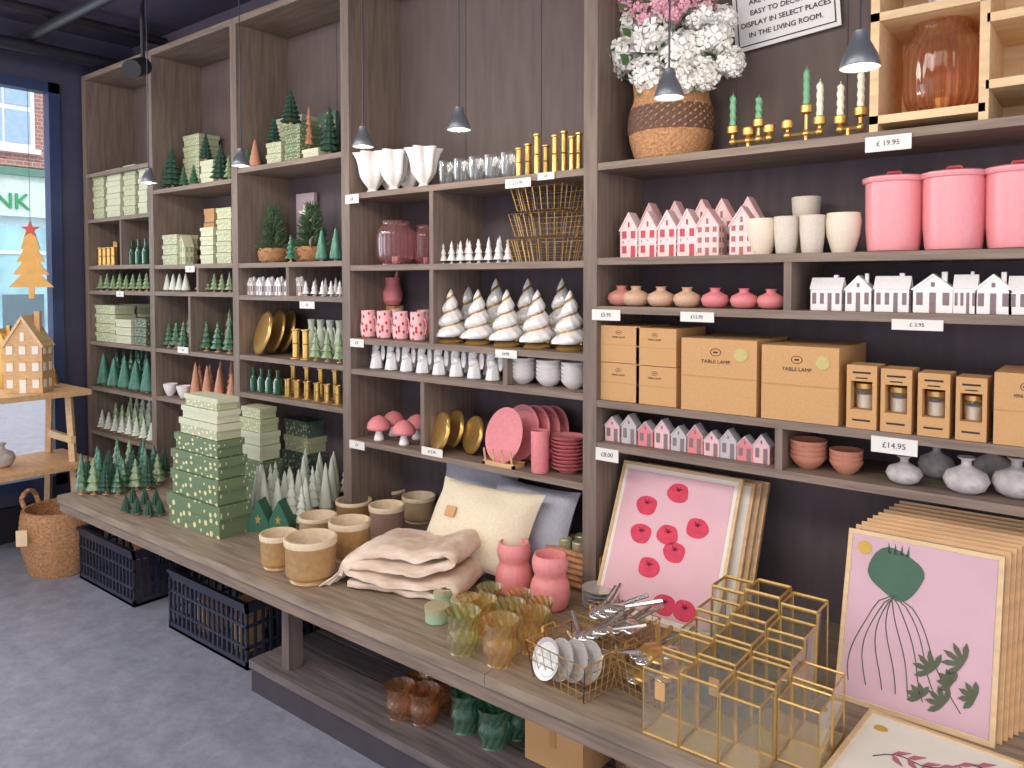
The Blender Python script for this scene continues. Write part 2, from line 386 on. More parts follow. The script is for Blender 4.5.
def lantern(key,mm):
    kind(key,('glass_shade',MB().lathe(smoothprof([(.36,.05),(.46,.14),(.5,.32),(.5,.68),(.44,.84),(.36,.92),(.38,1)],24),96,k=24,amp=.012,capt=False,stripe=24).mesh('g',mm,80)),
      ('base',MB().lathe([(.42,0),(.42,.03),(.34,.05)],28).mesh('b',mm[1])),
      ('candle_cup',MB().lathe([(.1,.055),(.11,.2),(.09,.2)],16).mesh('cc',WHITE)))
lantern('l_pink',[G_PNK,G_PNKb]); lantern('l_amb',[G_AM2,G_AM2b])
def mug(key,m,m2=None,jug=False):
    pr=[(.3,0),(.38,.05),(.42,.4),(.36,.75),(.38,1),(.35,1),(.33,.75),(.38,.4),(.01,.1)] if not jug else [(.32,0),(.42,.15),(.46,.4),(.3,.68),(.24,.8),(.32,1),(.28,1),(.2,.8),(.26,.66),(.01,.2)]
    b=MB().lathe(pr,24); h=MB()
    pts=[(.36,0,.78)]+[(.42+.16*math.sin(t),0,.5+.28*math.cos(t)) for t in [i*pi/6 for i in range(1,6)]]+[(.38,0,.24)]
    h.path(pts,.04,0,8)
    kind(key,('cup_body',b.mesh('cup',m)),('handle',h.mesh('handle',m2 or m)))
mug('m_pink',DOTP,PINKD); mug('jug',mat('jug_sage',(198,206,184),.4,0,.12,12),None,True)
def angel(key,m):
    b=MB().lathe([(.32,0),(.36,.03),(.32,.2),(.24,.45),(.17,.6),(.08,.66)],18,k=6,amp=.05)
    ps=[('robe',b.mesh('rb',m)),('head',MB().ell((0,-.02,.80),.17,.17,.17,0,14,10).mesh('hd',m))]
    for s_ in (-1,1):
        ps.append(('wing',MB().ell((s_*.34,.12,.58),.16,.05,.3,0,14,8).mesh('wg',m)))
        ps.append(('arm',MB().rod((s_*.18,-.12,.52),(0,-.3,.44),.06,0,8).mesh('ar',m)))
    kind(key,*ps)
angel('angel',mat('angel_white',(240,236,234),.4,0,.06,12))
b=MB().lathe([(.3,0),(.42,.12),(.44,.35),(.3,.58),(.3,.7),(.33,.78),(.28,.78),(.25,.6)],20,capt=False)
ps=[('jug_body',b.mesh('jb',PINKD))]
for s_ in (-1,1): ps.append(('ear',MB().rod((s_*.2,0,.74),(s_*.34,0,1.0),.09,0,8,.04).mesh('ear',PINKD)))
kind('jugpink',*ps)
kind('mushroom',('stem',MB().lathe([(.2,0),(.22,.05),(.14,.3),(.13,.6)],14).mesh('stem',WHITE)),('cap',MB().lathe([(.1,.46),(.46,.44),(.5,.52),(.45,.72),(.28,.9),(.08,.99),(.01,1)],22).mesh('cap',PINKD)))
lk('cupp',PINKD,[(.4,0),(.42,.02),(.44,.98),(.42,1),(.39,.98),(.38,.1),(.01,.08)],24)
for kx,mm in (('pot_m',MUST),('pot_s',SAND),('pot_t',TAUPE)):
    a=MB().lathe([(.38,0),(.4,.02),(.38,.08),(.36,.1),(.44,.14),(.47,.2),(.48,.82),(.5,.85)],32,capt=False)
    rm=MB().lathe([(.5,.85),(.505,.97),(.49,1),(.45,1),(.44,.85)],32,capt=False,capb=False)
    b=MB().lathe([(.45,.95),(.43,.55),(.01,.5)],32,capb=False)
    kind(kx,('pot_body',a.mesh('pot',mm)),('rim',rm.mesh('rim',RIMP)),('pot_interior',b.mesh('poti',POTIN)))
lk('v_tall',mat('pink_ribbed',(236,150,150),.5,0,.05),smoothprof([(.38,0),(.45,.06),(.5,.26),(.47,.46),(.39,.6),(.44,.74),(.45,.86),(.4,1)],24)+[(.36,1),(.36,.8),(.01,.4)],96,k=24,amp=.008)
kind('tin',('tin_body',MB().lathe([(.46,0),(.48,.02),(.48,.62),(.46,.64)],24).mesh('tin',TINC)),('lid',MB().lathe([(.5,.6),(.5,.97),(.47,1),(.01,.99)],24).mesh('lid',mat('tin_lid',(206,200,164),.3,.5))))
lk('bottle',G_DGRb,[(.4,0),(.46,.04),(.46,.5),(.3,.66),(.16,.74),(.16,.95),(.2,.96),(.2,1)],18)
kind('disc_gold',('plate_face',MB().lathe([(.5,0),(.5,.5),(.46,1),(.01,.7)],40).mesh('d',GOLD)))
def wirebasket(key,m,nx=7,nz=4,r=.008):
    a=MB(); x0,x1=.42,.5
    for k in range(nz+1):
        t=k/nz; x=x0+(x1-x0)*t; z=r+t*(1-2*r)
        rr=r*2 if k==nz else r
        a.path([(-x,-x,z),(x,-x,z),(x,x,z),(-x,x,z),(-x,-x,z)],rr,0,5)
    for i in range(nx+1):
        s=-1+2*i/nx
        for sd in (-1,1):
            a.rod((s*x0,sd*x0,r),(s*x1,sd*x1,1-r),r,0,4); a.rod((sd*x0,s*x0,r),(sd*x1,s*x1,1-r),r,0,4)
        a.rod((s*x0,-x0,r),(s*x0,x0,r),r,0,4)
    ps=[('wire_body',a.mesh('w',m))]
    for sd in (-1,1): ps.append(('handle',MB().path([(sd*.5,-.15,1-r),(sd*.52,-.12,1.12),(sd*.52,.12,1.12),(sd*.5,.15,1-r)],r*2,0,5).mesh('h',m)))
    kind(key,*ps)
wirebasket('wire',BRASS)
a=MB(); q=.5; r=.022
for x in (-q,q):
    for y in (-q,q): a.rod((x,y,0),(x,y,1),r,0,4)
for z in (.012,.988):
    a.path([(-q,-q,z),(q,-q,z),(q,q,z),(-q,q,z),(-q,-q,z)],r,0,4)
g=MB()
for s_ in (-1,1):
    g.add([(s_*q,-q,0),(s_*q,q,0),(s_*q,q,1),(s_*q,-q,1)],[(0,1,2,3)]); g.add([(-q,s_*q,0),(q,s_*q,0),(q,s_*q,1),(-q,s_*q,1)],[(0,1,2,3)])
b=MB().box(-q,q,-q,q,.0,.02)
kind('terra',('metal_frame',a.mesh('fr',BRASS)),('glass_pane',g.mesh('gl',G_BOX,smooth=False)),('base_plate',b.mesh('bp',mat('mirror_base',(220,200,158),.2,.5))))
a=MB().ell((0,0,.012),.022,.032,.008); a.rod((0,.028,.014),(0,.12,.02),.004,0,6,.006)
kind('spoon',('spoon',a.mesh('spoon',SPOON)))
a=MB().ell((0,0,.012),.03,.036,.01); a.rod((0,.03,.014),(0,.11,.02),.005,0,6,.007)
kind('spoong',('spoon',a.mesh('spoon',GOLD)))
a=MB().lathe([(.045,0),(.046,.003),(.038,.03),(.028,.05),(.02,.064),(.018,.085),(.008,.09)],28)
c=MB().rod((0,0,.09),(0,0,2.4),.003,0,6)
bl=MB().ell((0,0,.012),.018,.018,.018,0)
kind('pendant',('lamp_shade',a.mesh('shade',STEEL)),('cord',c.mesh('cord',BLACK)),('bulb',bl.mesh('bulb',BULB)))
a=MB()
for i in range(420):
    t=R.random()**1.1; z=.2+.70*t; rr=(.5-.34*t)*(.6+.4*R.random()); th=R.random()*2*pi
    x,y=rr*math.cos(th),rr*math.sin(th); a.rod((x*.35,y*.35,z-.04),(x,y,z+.02+.1*R.random()-.05),.022,0,4,.005)
b=MB().lathe([(.26,0),(.36,.05),(.4,.18),(.34,.24),(.01,.22)],32,k=8,amp=.05,wv=1)
kind('bush',('foliage',a.mesh('f',PINE)),('basket_pot',b.mesh('b',WICK)))
def pillow(key,m,w,h,t,tag=False):
    a=MB(); N=20; vs=[];fs=[]
    for sgn in (-1,1):
        for j in range(N+1):
            for i in range(N+1):
                x=-1+2*i/N; z=-1+2*j/N
                th=max(0,(1-abs(x)**2.6)*(1-abs(z)**2.6))**.5
                p=1-.08*(1-abs(z)**2)*abs(x)**3; q_=1-.08*(1-abs(x)**2)*abs(z)**3
                wr=.006*noise.noise(Vector((x*2.2,z*2.2,sgn*3)))*th*4
                vs.append((x*w/2*p,sgn*t/2*th*(1+.1*math.sin(4*x+3*z))+wr*.5,z*h/2*q_+h/2))
    n1=(N+1)**2
    for s_ in range(2):
        for j in range(N):
            for i in range(N):
                k=s_*n1+j*(N+1)+i; f=(k,k+1,k+N+2,k+N+1); fs.append(f if s_==0 else f[::-1])
    a.add(vs,fs); ps=[('cushion_cover',a.mesh(key,m,80))]
    if tag: ps.append(('kraft_tag',MB().box(-.11,-.07,-t/2-.002,-t/2+.004,h*.5,h*.62).mesh('ktg',KRAFT,smooth=False)))
    kind(key,*ps)
pillow('pillow_cream',LINEN,.44,.30,.14,True); pillow('pillow_grey',GREYL,.38,.29,.12)

# ---------------- room shell ----------------
XW=-5.02
floorm=mat('floor_concrete',(112,113,130),.5,0,.05,9,.04,None,(162,163,176),detail=15,drough=.85)
struct('floor',MB().box(XW-.1,3,-4,2.6,-.1,0).mesh('floor',floorm,smooth=False))
struct('ceiling',MB().box(XW-.1,3,-4,2.6,3.0,3.1).mesh('ceiling',mat('ceiling_dark',(84,76,98),.9),smooth=False))
struct('wall_back',MB().box(XW-.1,3,BK+.04,2.6,0,3.0).mesh('wall_back',mat('wall_dark',(80,72,88),.85),smooth=False))
w=MB(); wt=2.68; wb=.28; wy=1.93
w.box(XW-.1,XW,wy,BK+.04,0,3); w.box(XW-.1,XW,-4,wy,wt,3); w.box(XW-.1,XW,-4,wy,0,wb)
struct('wall_left',w.mesh('wall_left',mat('wall_navy',(70,70,92),.6),smooth=False))
w=MB(); FRM=mat('window_frame_navy',(50,64,104),.45)
for yy in (wy-.03,.35,-1.3): w.box(XW-.06,XW+.02,yy-.03,yy+.03,wb,wt)
w.box(XW-.06,XW+.02,-4,wy,wt-.06,wt); w.box(XW-.06,XW+.02,-4,wy,wb,wb+.06)
struct('trim_1',w.mesh('trim_1',FRM,smooth=False))
struct('window_1',MB().box(XW-.04,XW-.035,-4,wy-.06,wb+.06,wt-.06).mesh('window_1',G_PANE,smooth=False))
struct('baseboard_left',MB().box(XW,XW+.03,-4,wy,0,.2).mesh('bb',BLKM,smooth=False))
struct('trim_2',MB().rod((XW,1.7,2.86),(3,1.7,2.86),.03,0,10).mesh('pipe',BLKM))
struct('trim_3',MB().rod((XW+.25,-4,2.8),(XW+.25,BK,2.8),.035,0,10).rod((XW+.5,-4,2.93),(XW+.5,BK,2.93),.025,0,10).mesh('pipe',BLKM))
def thing(name,parts,loc,label,cat,rot=0,group=None,scale=1):
    K['_tmp']=parts; return inst('_tmp',name,loc,scale,label,cat,group,rot)
BR=brick('brick_red',(176,124,108),(154,102,90),(196,184,178),4.0)
fx=-14
SASHW=mat('sash_white',(240,240,240),.5)
p=[('brick_wall',MB().box(fx-.3,fx,-6,22,3.15,9).box(fx-.02,fx+.1,-6,22,3.35,3.45).mesh('bw',BR,smooth=False)),('fascia_sign',MB().box(fx-.3,fx+.12,-6,22,2.55,3.2).mesh('fs',mat('fascia_white',(214,234,226),.5),smooth=False)),
   ('cornice',MB().box(fx-.1,fx+.22,-6,22,3.2,3.32).mesh('cn',mat('cornice_green',(90,140,120),.6),smooth=False)),
   ('shopfront_wall',MB().box(fx-.3,fx-.05,-6,22,0,2.55).mesh('sf',mat('shopfront_pale',(206,230,234),.4),smooth=False))]
for yy in (3.3,4.55,5.8,7.7):
    for zz in (3.65,5.7):
        q_=MB().box(fx,fx+.06,yy-.45,yy+.45,zz,zz+1.3); q_.box(fx+.05,fx+.08,yy-.38,yy-.02,zz+.08,zz+.6,1).box(fx+.05,fx+.08,yy+.02,yy+.38,zz+.08,zz+.6,1); q_.box(fx+.05,fx+.08,yy-.38,yy-.02,zz+.68,zz+1.22,1).box(fx+.05,fx+.08,yy+.02,yy+.38,zz+.68,zz+1.22,1)
        q_.box(fx,fx+.12,yy-.52,yy+.52,zz-.08,zz)
        p.append(('window',q_.mesh('win',[SASHW,mat('sash_glass',(160,190,224),.2)],smooth=False)))
TQ=mat('shop_glass_teal_glow',(150,196,204),.2,0,.25,2,emit=.2); GRNP=mat('poster_green',(60,150,110),.6); DKS=mat('shop_interior',(96,120,130),.5)  # shop glass is given a faint glow of its own through emission
for i in range(14):
    yy=-1+i*.9; q_=MB().box(fx-.06,fx+.0,yy,yy+.8,.5,2.4)
    q_.box(fx-.01,fx+.04,yy-.03,yy+.03,.4,2.5,1).box(fx-.01,fx+.04,yy,yy+.8,1.95,2.0,1)
    if i%2: q_.box(fx+.0,fx+.02,yy+.15,yy+.6,1.1,1.8,2)
    else: q_.box(fx+.0,fx+.015,yy+.1,yy+.7,.55,1.3,3)
    p.append(('shop_window',q_.mesh('sw',[TQ,SASHW,GRNP,DKS],smooth=False)))
tm=textmesh('BANK',.36,.02,'RIGHT'); tm.materials.append(mat('sign_green_glow',(20,140,90),.5,emit=.4))  # green letters get added emission, brightening them without a lamp
bld=thing('street_building',tuple(p),(0,0,0),'red brick street building with white sash windows and pale shopfront','building')
tx=mkobj('sign_lettering',tm,bld,(fx+.14,0,0)); tx.rotation_euler=(pi/2,0,pi/2)
pn=ray(30,203); tt=(fx+.14)/pn.x; pp=CAM+pn*tt
tx.location=(fx+.14,pp.y,pp.z)
o=mkobj('street_ground',MB().box(-30,XW-.1,-10,25,-.12,-.02).box(-30,-12.4,-10,25,-.02,.1).mesh('sg',mat('asphalt',(170,170,178),.8),smooth=False)); o['kind']='structure'; o['label']='grey street pavement outside the window'

# ---------------- shelving units ----------------
dvx=[XU(u,D,1.5) for u in (87,152,235.5,346,590)]+[0.70]
UM={0:119,1:194,2:290,3:466,4:810}
SV={0:[168,216,265,291,344,391,437],1:[184,264,292,352,403],2:[160,262,296,360,400],3:[181,263,346,381,461],4:[139,253,311,424,475]}
Z={s:[onY(UM[s],v,D).z for v in SV[s]] for s in SV}
TOPZ=2.74; th=.022
subdiv={0:[(119,1,2)],1:[(196,1,2),(188,2,3)],2:[(286,1,2)],3:[(430,0,1),(430,1,2),(504,2,3),(421,3,4)],4:[(787,1,2),(778,3,4)]}
for s in range(5):
    x0=dvx[s]+.025; x1=dvx[s+1]-.025
    root=bpy.data.objects.new('shelving_unit',None); col.objects.link(root); root.location=(x0,D,0)
    root['label']=['narrow brown wood shelving unit beside the window','brown wood shelving unit with green tree ornaments','brown wood shelving unit with baskets and gold trinkets','wide brown wood shelving unit with pink homeware','very wide brown wood shelving unit with pink canisters and cartons'][s]; root['category']='shelf'; root['group']='wooden wall shelving'
    def part(n,mb,mm):
        return mkobj(n,mb.mesh(n,mm,smooth=False),root)
    W=x1-x0
    part('side_panel',MB().box(-.05,0,0,BK-D,0,TOPZ),[WSV])
    if s==4: part('side_panel',MB().box(W,W+.05,0,BK-D,0,TOPZ),[WSV])
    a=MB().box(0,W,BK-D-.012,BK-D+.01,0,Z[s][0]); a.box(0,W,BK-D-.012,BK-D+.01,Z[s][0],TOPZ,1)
    n=max(2,int(W/.32))
    for i in range(1,n): a.box(W*i/n-.0015,W*i/n+.0015,BK-D-.014,BK-D-.01,Z[s][0],TOPZ,0)
    part('back_panel',a,[WBACK,WBACK2])
    part('top_board',MB().box(0,W,0,BK-D-.012,TOPZ-.03,TOPZ),[WS])
    for z in Z[s]+([ZC] if s else []): part('shelf_board',MB().box(0,W,.002,BK-D-.012,z-th,z),[WS])
    for (u,i,j) in subdiv[s]:
        x=XU(u,D,Z[s][i])-x0; part('divider',MB().box(x-.01,x+.01,.006,BK-D-.012,Z[s][j],Z[s][i]-th),[WSV])
# ---------------- counter ----------------
CX0=XU(57,DC,ZC); CX1=.7
seams=[CX0,XU(238,DC,ZC),XU(484,DC,ZC),CX1]
root=bpy.data.objects.new('display_counter',None); col.objects.link(root); root['label']='long low grey-brown wooden display counter below the shelves'; root['category']='counter'
for i in range(3):
    mkobj('counter_top',MB().box(seams[i]+(.002 if i else 0),seams[i+1],DC,D-.002,ZC-.03,ZC).mesh('ct',WTOP,smooth=False),root)
mkobj('front_fascia',MB().box(CX0,CX1,DC+.01,DC+.035,ZC-.075,ZC-.03).mesh('ff',WS,smooth=False),root)
for x in [-3.5,XU(285,1.8,.3),-.9,.2]:
    mkobj('leg',MB().box(x-.02,x+.02,1.985,2.03,0,ZC-.03).mesh('leg',WSIDE,smooth=False),root)
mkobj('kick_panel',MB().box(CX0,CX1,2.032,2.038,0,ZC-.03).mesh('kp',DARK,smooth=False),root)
lg=MB().box(XU(285,1.6,.3)-.02,XU(285,1.6,.3)+.02,1.6,1.66,.121,ZC-.03); mkobj('leg',lg.mesh('leg',WSIDE,smooth=False),root)
dx0=XU(249,1.56,.12)
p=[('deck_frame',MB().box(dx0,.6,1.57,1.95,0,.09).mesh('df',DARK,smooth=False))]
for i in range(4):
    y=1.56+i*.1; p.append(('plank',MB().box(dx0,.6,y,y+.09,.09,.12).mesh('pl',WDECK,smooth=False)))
thing('low_platform',tuple(p),(0,0,0),'dark slatted wooden platform on the floor under the counter','platform')

# ---------------- placement helpers ----------------
def top(s,i): return Z[s][i]
def clampx(s,x,w):
    lo=dvx[s]+.028+w/2; hi=dvx[s+1]-.028-w/2
    return max(lo,min(hi,x))
def row(key,name,s,i,u0,u1,n,wpx,hpx,dy,label,cat,group,rot=0,jit=0,dep=None,z=None,cl=True):
    z=top(s,i) if z is None else z; y=D+dy
    x0,x1=XU(u0,y,z),XU(u1,y,z); m=MP((x0+x1)/2,y,z); w=wpx*m; h=hpx*m
    x0=clampx(s,x0,w); x1=clampx(s,x1,w)
    if n>1 and cl: w=min(w,abs(x1-x0)/(n-1)*.97)
    for k in range(n):
        x=x0+(x1-x0)*(k/(n-1) if n>1 else .5)
        f=1+jit*(R.random()-.5)
        inst(key,name,(x,y,z+.0005),(w,w if dep is None else dep,h*f),label,cat,group,rot if not jit else rot+jit*(R.random()-.5))
def box_(key,name,s,i,u0,u1,hpx,dy,dep,label,cat,group=None,zo=0,rot=0):
    z=top(s,i)+zo; y=D+dy; dep=min(dep,.28-dy)
    x0,x1=XU(u0,y,z),XU(u1,y,z); m=MP((x0+x1)/2,y,z); h=hpx*m; w=x1-x0; xc=clampx(s,(x0+x1)/2,w)
    inst(key,name,(xc,y+dep/2,z+.0005),(w,dep,h-.001),label,cat,group,rot); return h
def put(key,name,u,v,wpx,hpx,label,cat,group=None,z=ZC,flat=1,rot=0,asp=1):
    p=onZ(u,v,z); d=Vector((p.x,p.y,0)).normalized(); m=MP(p.x,p.y,z); w=wpx*m
    c=p+d*w/2; m=MP(c.x,c.y,z); w=wpx*m
    dd=c-CAM; ph=math.atan2(1.5-z-.1,math.hypot(dd.x,dd.y))
    h=max((hpx*m-flat*w*math.sin(ph))/math.cos(ph),.02)
    return inst(key,name,(c.x,c.y,z+.0005),(w,w*asp,h),label,cat,group,rot)

# ===== S4 =====
G='two-tone porcelain houses on the wide shelf'
row('h_dot','ornament_house',4,1,632,690,4,20,44,.08,'pink dotted porcelain tealight house on shelf','house ornament',G,dep=.06)
row('h_pink','ornament_house',4,1,652,704,3,22,54,.2,'tall pink porcelain tealight house behind others','house ornament',G,dep=.06)
row('h_pink','ornament_house',4,1,710,744,2,24,46,.08,'pale pink porcelain tealight house with brown windows','house ornament',G,dep=.06)
row('h_pink','ornament_house',4,1,724,750,2,24,56,.19,'pale pink porcelain tealight house with brown windows','house ornament',G,dep=.06)
G='cream and grey planters'
row('b_plan','planter',4,1,762,762,1,30,36,.08,'cream ceramic face planter on shelf','planter',G)
row('pot_plan','planter',4,1,786,812,2,26,38,.07,'grey-beige ceramic planter on shelf','planter',G)
m_=MP(XU(806,D+.2),D+.2); row('pot_plan','planter',4,1,806,806,1,28,30,.21,'grey-beige planter at the back','planter',G); row('pot_plan','planter',4,1,806,806,1,28,28,.21,'grey-beige planter stacked on another','planter',G,z=top(4,1)+30*m_+.001)
row('b_plan','planter',4,1,843,843,1,34,40,.09,'rounded cream ceramic planter on shelf','planter',G)
G='pink enamel canisters'
for u,w,h in ((893,56,80),(953,60,84),(1018,62,88)):
    row('canister','canister',4,1,u,u,1,w,h,.11,'large pink enamel lidded canister on shelf','canister',G)
G='small squat bud vases'
ks=['v_mauve','v_beige','v_beige','v_beige','v_pink','v_pink','v_pink','v_pink']
for k,u in enumerate([613,636,661,687,715,744,771]):
    row(ks[k],'bud_vase',4,2,u,u,1,28,20,.07,'small squat ceramic bud vase in '+{'v_mauve':'mauve brown','v_beige':'beige','v_pink':'pink'}[ks[k]],'vase',G)
G='white porcelain tealight houses'
for k,(u,w,h) in enumerate([(828,32,32),(860,26,34),(893,34,35),(934,38,37),(966,22,38),(994,34,38),(1028,34,38)]):
    row('h_white' if k%2==0 else 'h_wgab','tealight_house',4,2,u,u,1,w*.92,h,.07,'white porcelain tealight house with cut-out windows','house ornament',G,dep=.06)
G='stacked kraft lamp cartons'
for a_,b_,h_ in ((594,632,38),(636,676,39)):
    h=box_('krafts','carton',4,3,a_,b_,h_,.02,.2,'small kraft cardboard lamp carton in a stack','box',G); box_('krafts','carton',4,3,a_,b_,h_-1,.02,.2,'small kraft cardboard lamp carton in a stack','box',G,zo=h+.001)
box_('kraftl','carton',4,3,681,756,74,.01,.24,'medium kraft table lamp carton with round sticker','box',G)
box_('kraftl','carton',4,3,761,838,76,.01,.26,'large kraft table lamp carton with round sticker','box',G)
G='boxed glass candles'
for u0,u1 in ((846,876),(880,911),(917,949),(955,986)):
    box_('candlebox','boxed_candle',4,3,u0,u1,64,.01,.085,'kraft box with window showing a glass jar candle','candle',G)
box_('krafts','carton',4,3,993,1060,74,.01,.2,'kraft cardboard carton on shelf end','box')
G='miniature terrace houses'
for k in range(10):
    u=615+k*16.5
    row(('h_small','h_grey','h_small2')[k%3],'miniature_house',4,4,u,u,1,16.5,24+4*(k%2),.06,'tiny pink and grey ceramic terrace house','house ornament',G,dep=.05)
G='terracotta bowls'
for q_,(u,n) in enumerate(((808,4),(846,3))):
    for k in range(n): row('b_terra','bowl',4,4,u,u,1,36-q_*4,14,.08,'terracotta pink bowl in a nested stack','bowl',G,z=top(4,4)+k*.013)
G='grey round vases'
for u,w,h,dy in ((904,34,28,.06),(936,34,34,.18),(966,42,36,.06),(992,36,38,.21),(1016,44,40,.09)):
    row('v_grey','round_vase',4,4,u,u,1,w,h,dy,'squat grey-white round ceramic vase with narrow neck','vase',G)
# top shelf of S4
zt=top(4,0)
y=D+.14; x=XU(671,y,zt); m=MP(x,y,zt)
def weave(prf,n=96,k=24,amp=.02,steps=26,z0=0,z1=1):
    a=MB(); pr=[]
    for j in range(steps+1):
        t=z0+(z1-z0)*j/steps; pr.append((prf(t),t))
    a.lathe(pr,n,k=k,amp=amp,wv=1,capt=False,capb=(z0==0)); return a,pr
bf=lambda t:.42+.1*math.sin(pi*min(1,t*1.15)*.9)
a,pr=weave(bf,96,24,.03,20)
a.lathe([(pr[-1][0],1),(pr[-1][0]*.9,1.0),(pr[-1][0]*.86,.85),(.01,.84)],32,0,capb=False)
ps=[('basket_body',a.mesh('bk',[WICK],60)),('dark_band',weave(lambda t:bf(t)+.012,96,24,.03,7,.38,.72)[0].mesh('bd',WICKD,60))]
for s_ in (-1,1): ps.append(('handle',MB().path([(s_*.44,-.1,.95),(s_*.47,-.08,1.12),(s_*.47,.08,1.12),(s_*.44,.1,.95)],.03,0,8).mesh('h',WICK)))
K['planter']=tuple(ps)
inst('planter','woven_basket',(x,y,zt+.001),(80*m,80*m,72*m),'round woven seagrass basket with a dark band holding flowers','basket')
bz=zt+72*m*.9; bx=x; by=y
def head(key,mf,n=70,r=.5,core=.4,ps_=.12,lo=.7):
    a=MB(); 
    for i in range(n):
        ph=math.acos(1-2*(i+.5)/n); th_=pi*(1+5**.5)*i
        d=Vector((math.cos(th_)*math.sin(ph),math.sin(th_)*math.sin(ph),math.cos(ph)))
        c=d*r*(lo+(1.12-lo)*R.random()); d2=(d+Vector((R.uniform(-.5,.5),R.uniform(-.5,.5),R.uniform(-.5,.5)))).normalized()
        q_=d2.to_track_quat('Z','Y'); s0=R.random()*2; s_=ps_*R.uniform(.8,1.25)
        for p_ in range(4):
            t=s0+p_*pi/2
            L=[Vector((0,0,0)),Vector((math.cos(t-.6)*.75*s_,math.sin(t-.6)*.75*s_,.22*s_)),Vector((math.cos(t)*s_,math.sin(t)*s_,.15*s_)),Vector((math.cos(t+.6)*.75*s_,math.sin(t+.6)*.75*s_,.22*s_))]
            a.add([c+q_@l for l in L],[(0,1,2,3)])
    if core: a.ell((0,0,0),core,core,core,0,12,8)
    st=MB().rod((0,0,-.4),(0,0,-1.7),.03,0,6)
    lf=MB()
    for t in (0,2.1,4.2):
        c=Vector((math.cos(t)*.1,math.sin(t)*.1,-.45)); e=Vector((math.cos(t)*.75,math.sin(t)*.75,-.2)); s_=Vector((-math.sin(t),math.cos(t),0))*.18
        mid=(c+e)/2; lf.add([c,mid+s_,e,mid-s_],[(0,1,2,3)])
    kind(key,('flower_head',a.mesh('fh',mf,smooth=False)),('stem',st.mesh('st',LEAF)),('leaf',lf.mesh('lf',LEAF,smooth=False)))
head('hyd',FLW,64,.44,.2,.22,.6); head('hydp',FLP,34,.46,.1,.22,.3)
G='artificial hydrangeas in the basket'
for u,v,dpx,dy in ((626,56,36,-.02),(655,36,38,-.05),(683,52,40,-.06),(712,38,38,-.02),(648,74,32,-.10),(680,78,30,-.1),(614,72,24,.0),(730,62,28,-.02),(704,74,30,-.06),(634,28,32,.02),(700,20,32,.0),(724,18,24,.0),(610,42,22,.02),(668,20,26,0)):
    p=onY(u,v,by+dy); m2=MP(p.x,p.y,p.z); s_=dpx*m2
    d=Vector((bx,by,bz-.02))-p
    o=inst('hyd','hydrangea_stem',p,s_,'white artificial hydrangea stem in a woven basket','flower',G); o.rotation_euler=(-d).to_track_quat('Z','Y').to_euler()
G='pink artificial blossoms'
for k,(u,v,dpx,dy) in enumerate(((616,16,20,.02),(626,4,22,.0),(640,12,22,-.02),(650,-2,22,0),(662,10,22,-.05),(674,0,22,0),(686,8,24,-.02),(698,-4,24,.0),(706,8,22,.0),(655,-14,22,.02),(690,-16,22,.02),(645,20,15,-.08),(672,16,18,-.08),(618,-6,18,0),(634,-10,18,0),(712,-4,18,0))):
    p=onY(u,v,by+dy); m2=MP(p.x,p.y,p.z); s_=dpx*m2
    d=Vector((bx,by,bz-.02))-p
    o=inst('hydp','blossom_stem',p,s_,'pink artificial blossom stem above white flowers','flower',G); o.rotation_euler=(-d).to_track_quat('Z','Y').to_euler()
# sign
ysn=BK-.03
p0=onY(736,54,ysn); p1=onY(842,24,ysn); wd=p1.x-p0.x; hd=wd*.72
root=bpy.data.objects.new('paper_sign',None); col.objects.link(root); root['label']='white paper sign with black capital lettering taped to the back panel'; root['category']='sign'
root.location=(p0.x,ysn,p0.z); root.rotation_euler=(0,-.08,0)
mkobj('paper',MB().box(0,wd,-.002,0.002,0,hd).mesh('pp',mat('sign_paper',(244,242,240),.8,0,.01),smooth=False),root)
mkobj('border',MB().box(.012,wd-.012,-.004,-.002,.012,.015).box(.012,.015,-.004,-.002,.012,hd-.012).box(wd-.015,wd-.012,-.004,-.002,.012,hd-.012).box(.012,wd-.012,-.004,-.002,hd-.015,hd-.012).mesh('bd',INK,smooth=False),root)
for k,tx_ in enumerate(['IN THE LIVING ROOM.','DISPLAY IN SELECT PLACES','EASY TO DECORATE','ARE BEAUTIFUL AND']):
    tm=textmesh(tx_,wd*.070); tm.materials.append(INK); o=mkobj('lettering',tm,root,(wd/2,-.005,.042+k*.033)); o.rotation_euler=(pi/2,0,0)
# candle holders
def holder(uc,arms,label):
    yb=D+.08; x=XU(uc,yb,zt)
    h=MB(); h.lathe([(.022,0),(.022,.006),(.006,.012),(.006,.03)],14)
    h.rod((arms[0][0],0,.03),(arms[-1][0],0,.03),.005,0,8)
    for ax,az,ch,cm in arms:
        h.rod((ax,0,.03),(ax,0,az),.005,0,8)
        h.lathe([(.006,az-.005),(.016,az),(.016,az+.018),(.011,az+.022)],14,c=(ax,0)); h.ell((ax,0,.03),.011,.011,.011)
    thing('candle_holder',(('brass_frame',h.mesh('bh',GOLD)),),(x,yb,zt+.0005),label,'candle holder',group='brass candle holders')
    for ax,az,ch,cm in arms:
        if ch:
            c=MB().lathe([(.008,0)]+[(.0082,j*ch/12) for j in range(1,12)]+[(.003,ch)],20,k=3,amp=.22,tw=90)
            c.rod((0,0,ch),(0,0,ch+.008),.001,0,4)
            o=mkobj('taper_candle',c.mesh('c',cm)); o.location=(x+ax,yb,zt+az+.0225); o['label']=('green' if cm is WAX else 'white')+' twisted taper candle in a brass holder'; o['category']='candle'; o['group']='twisted taper candles'
holder(748,[(-.045,.055,.085,WAX),(0,.045,0,WAX),(.03,.065,.06,WAX),(.06,.045,0,WAX)],'brass multi-arm candle holder with green tapers')
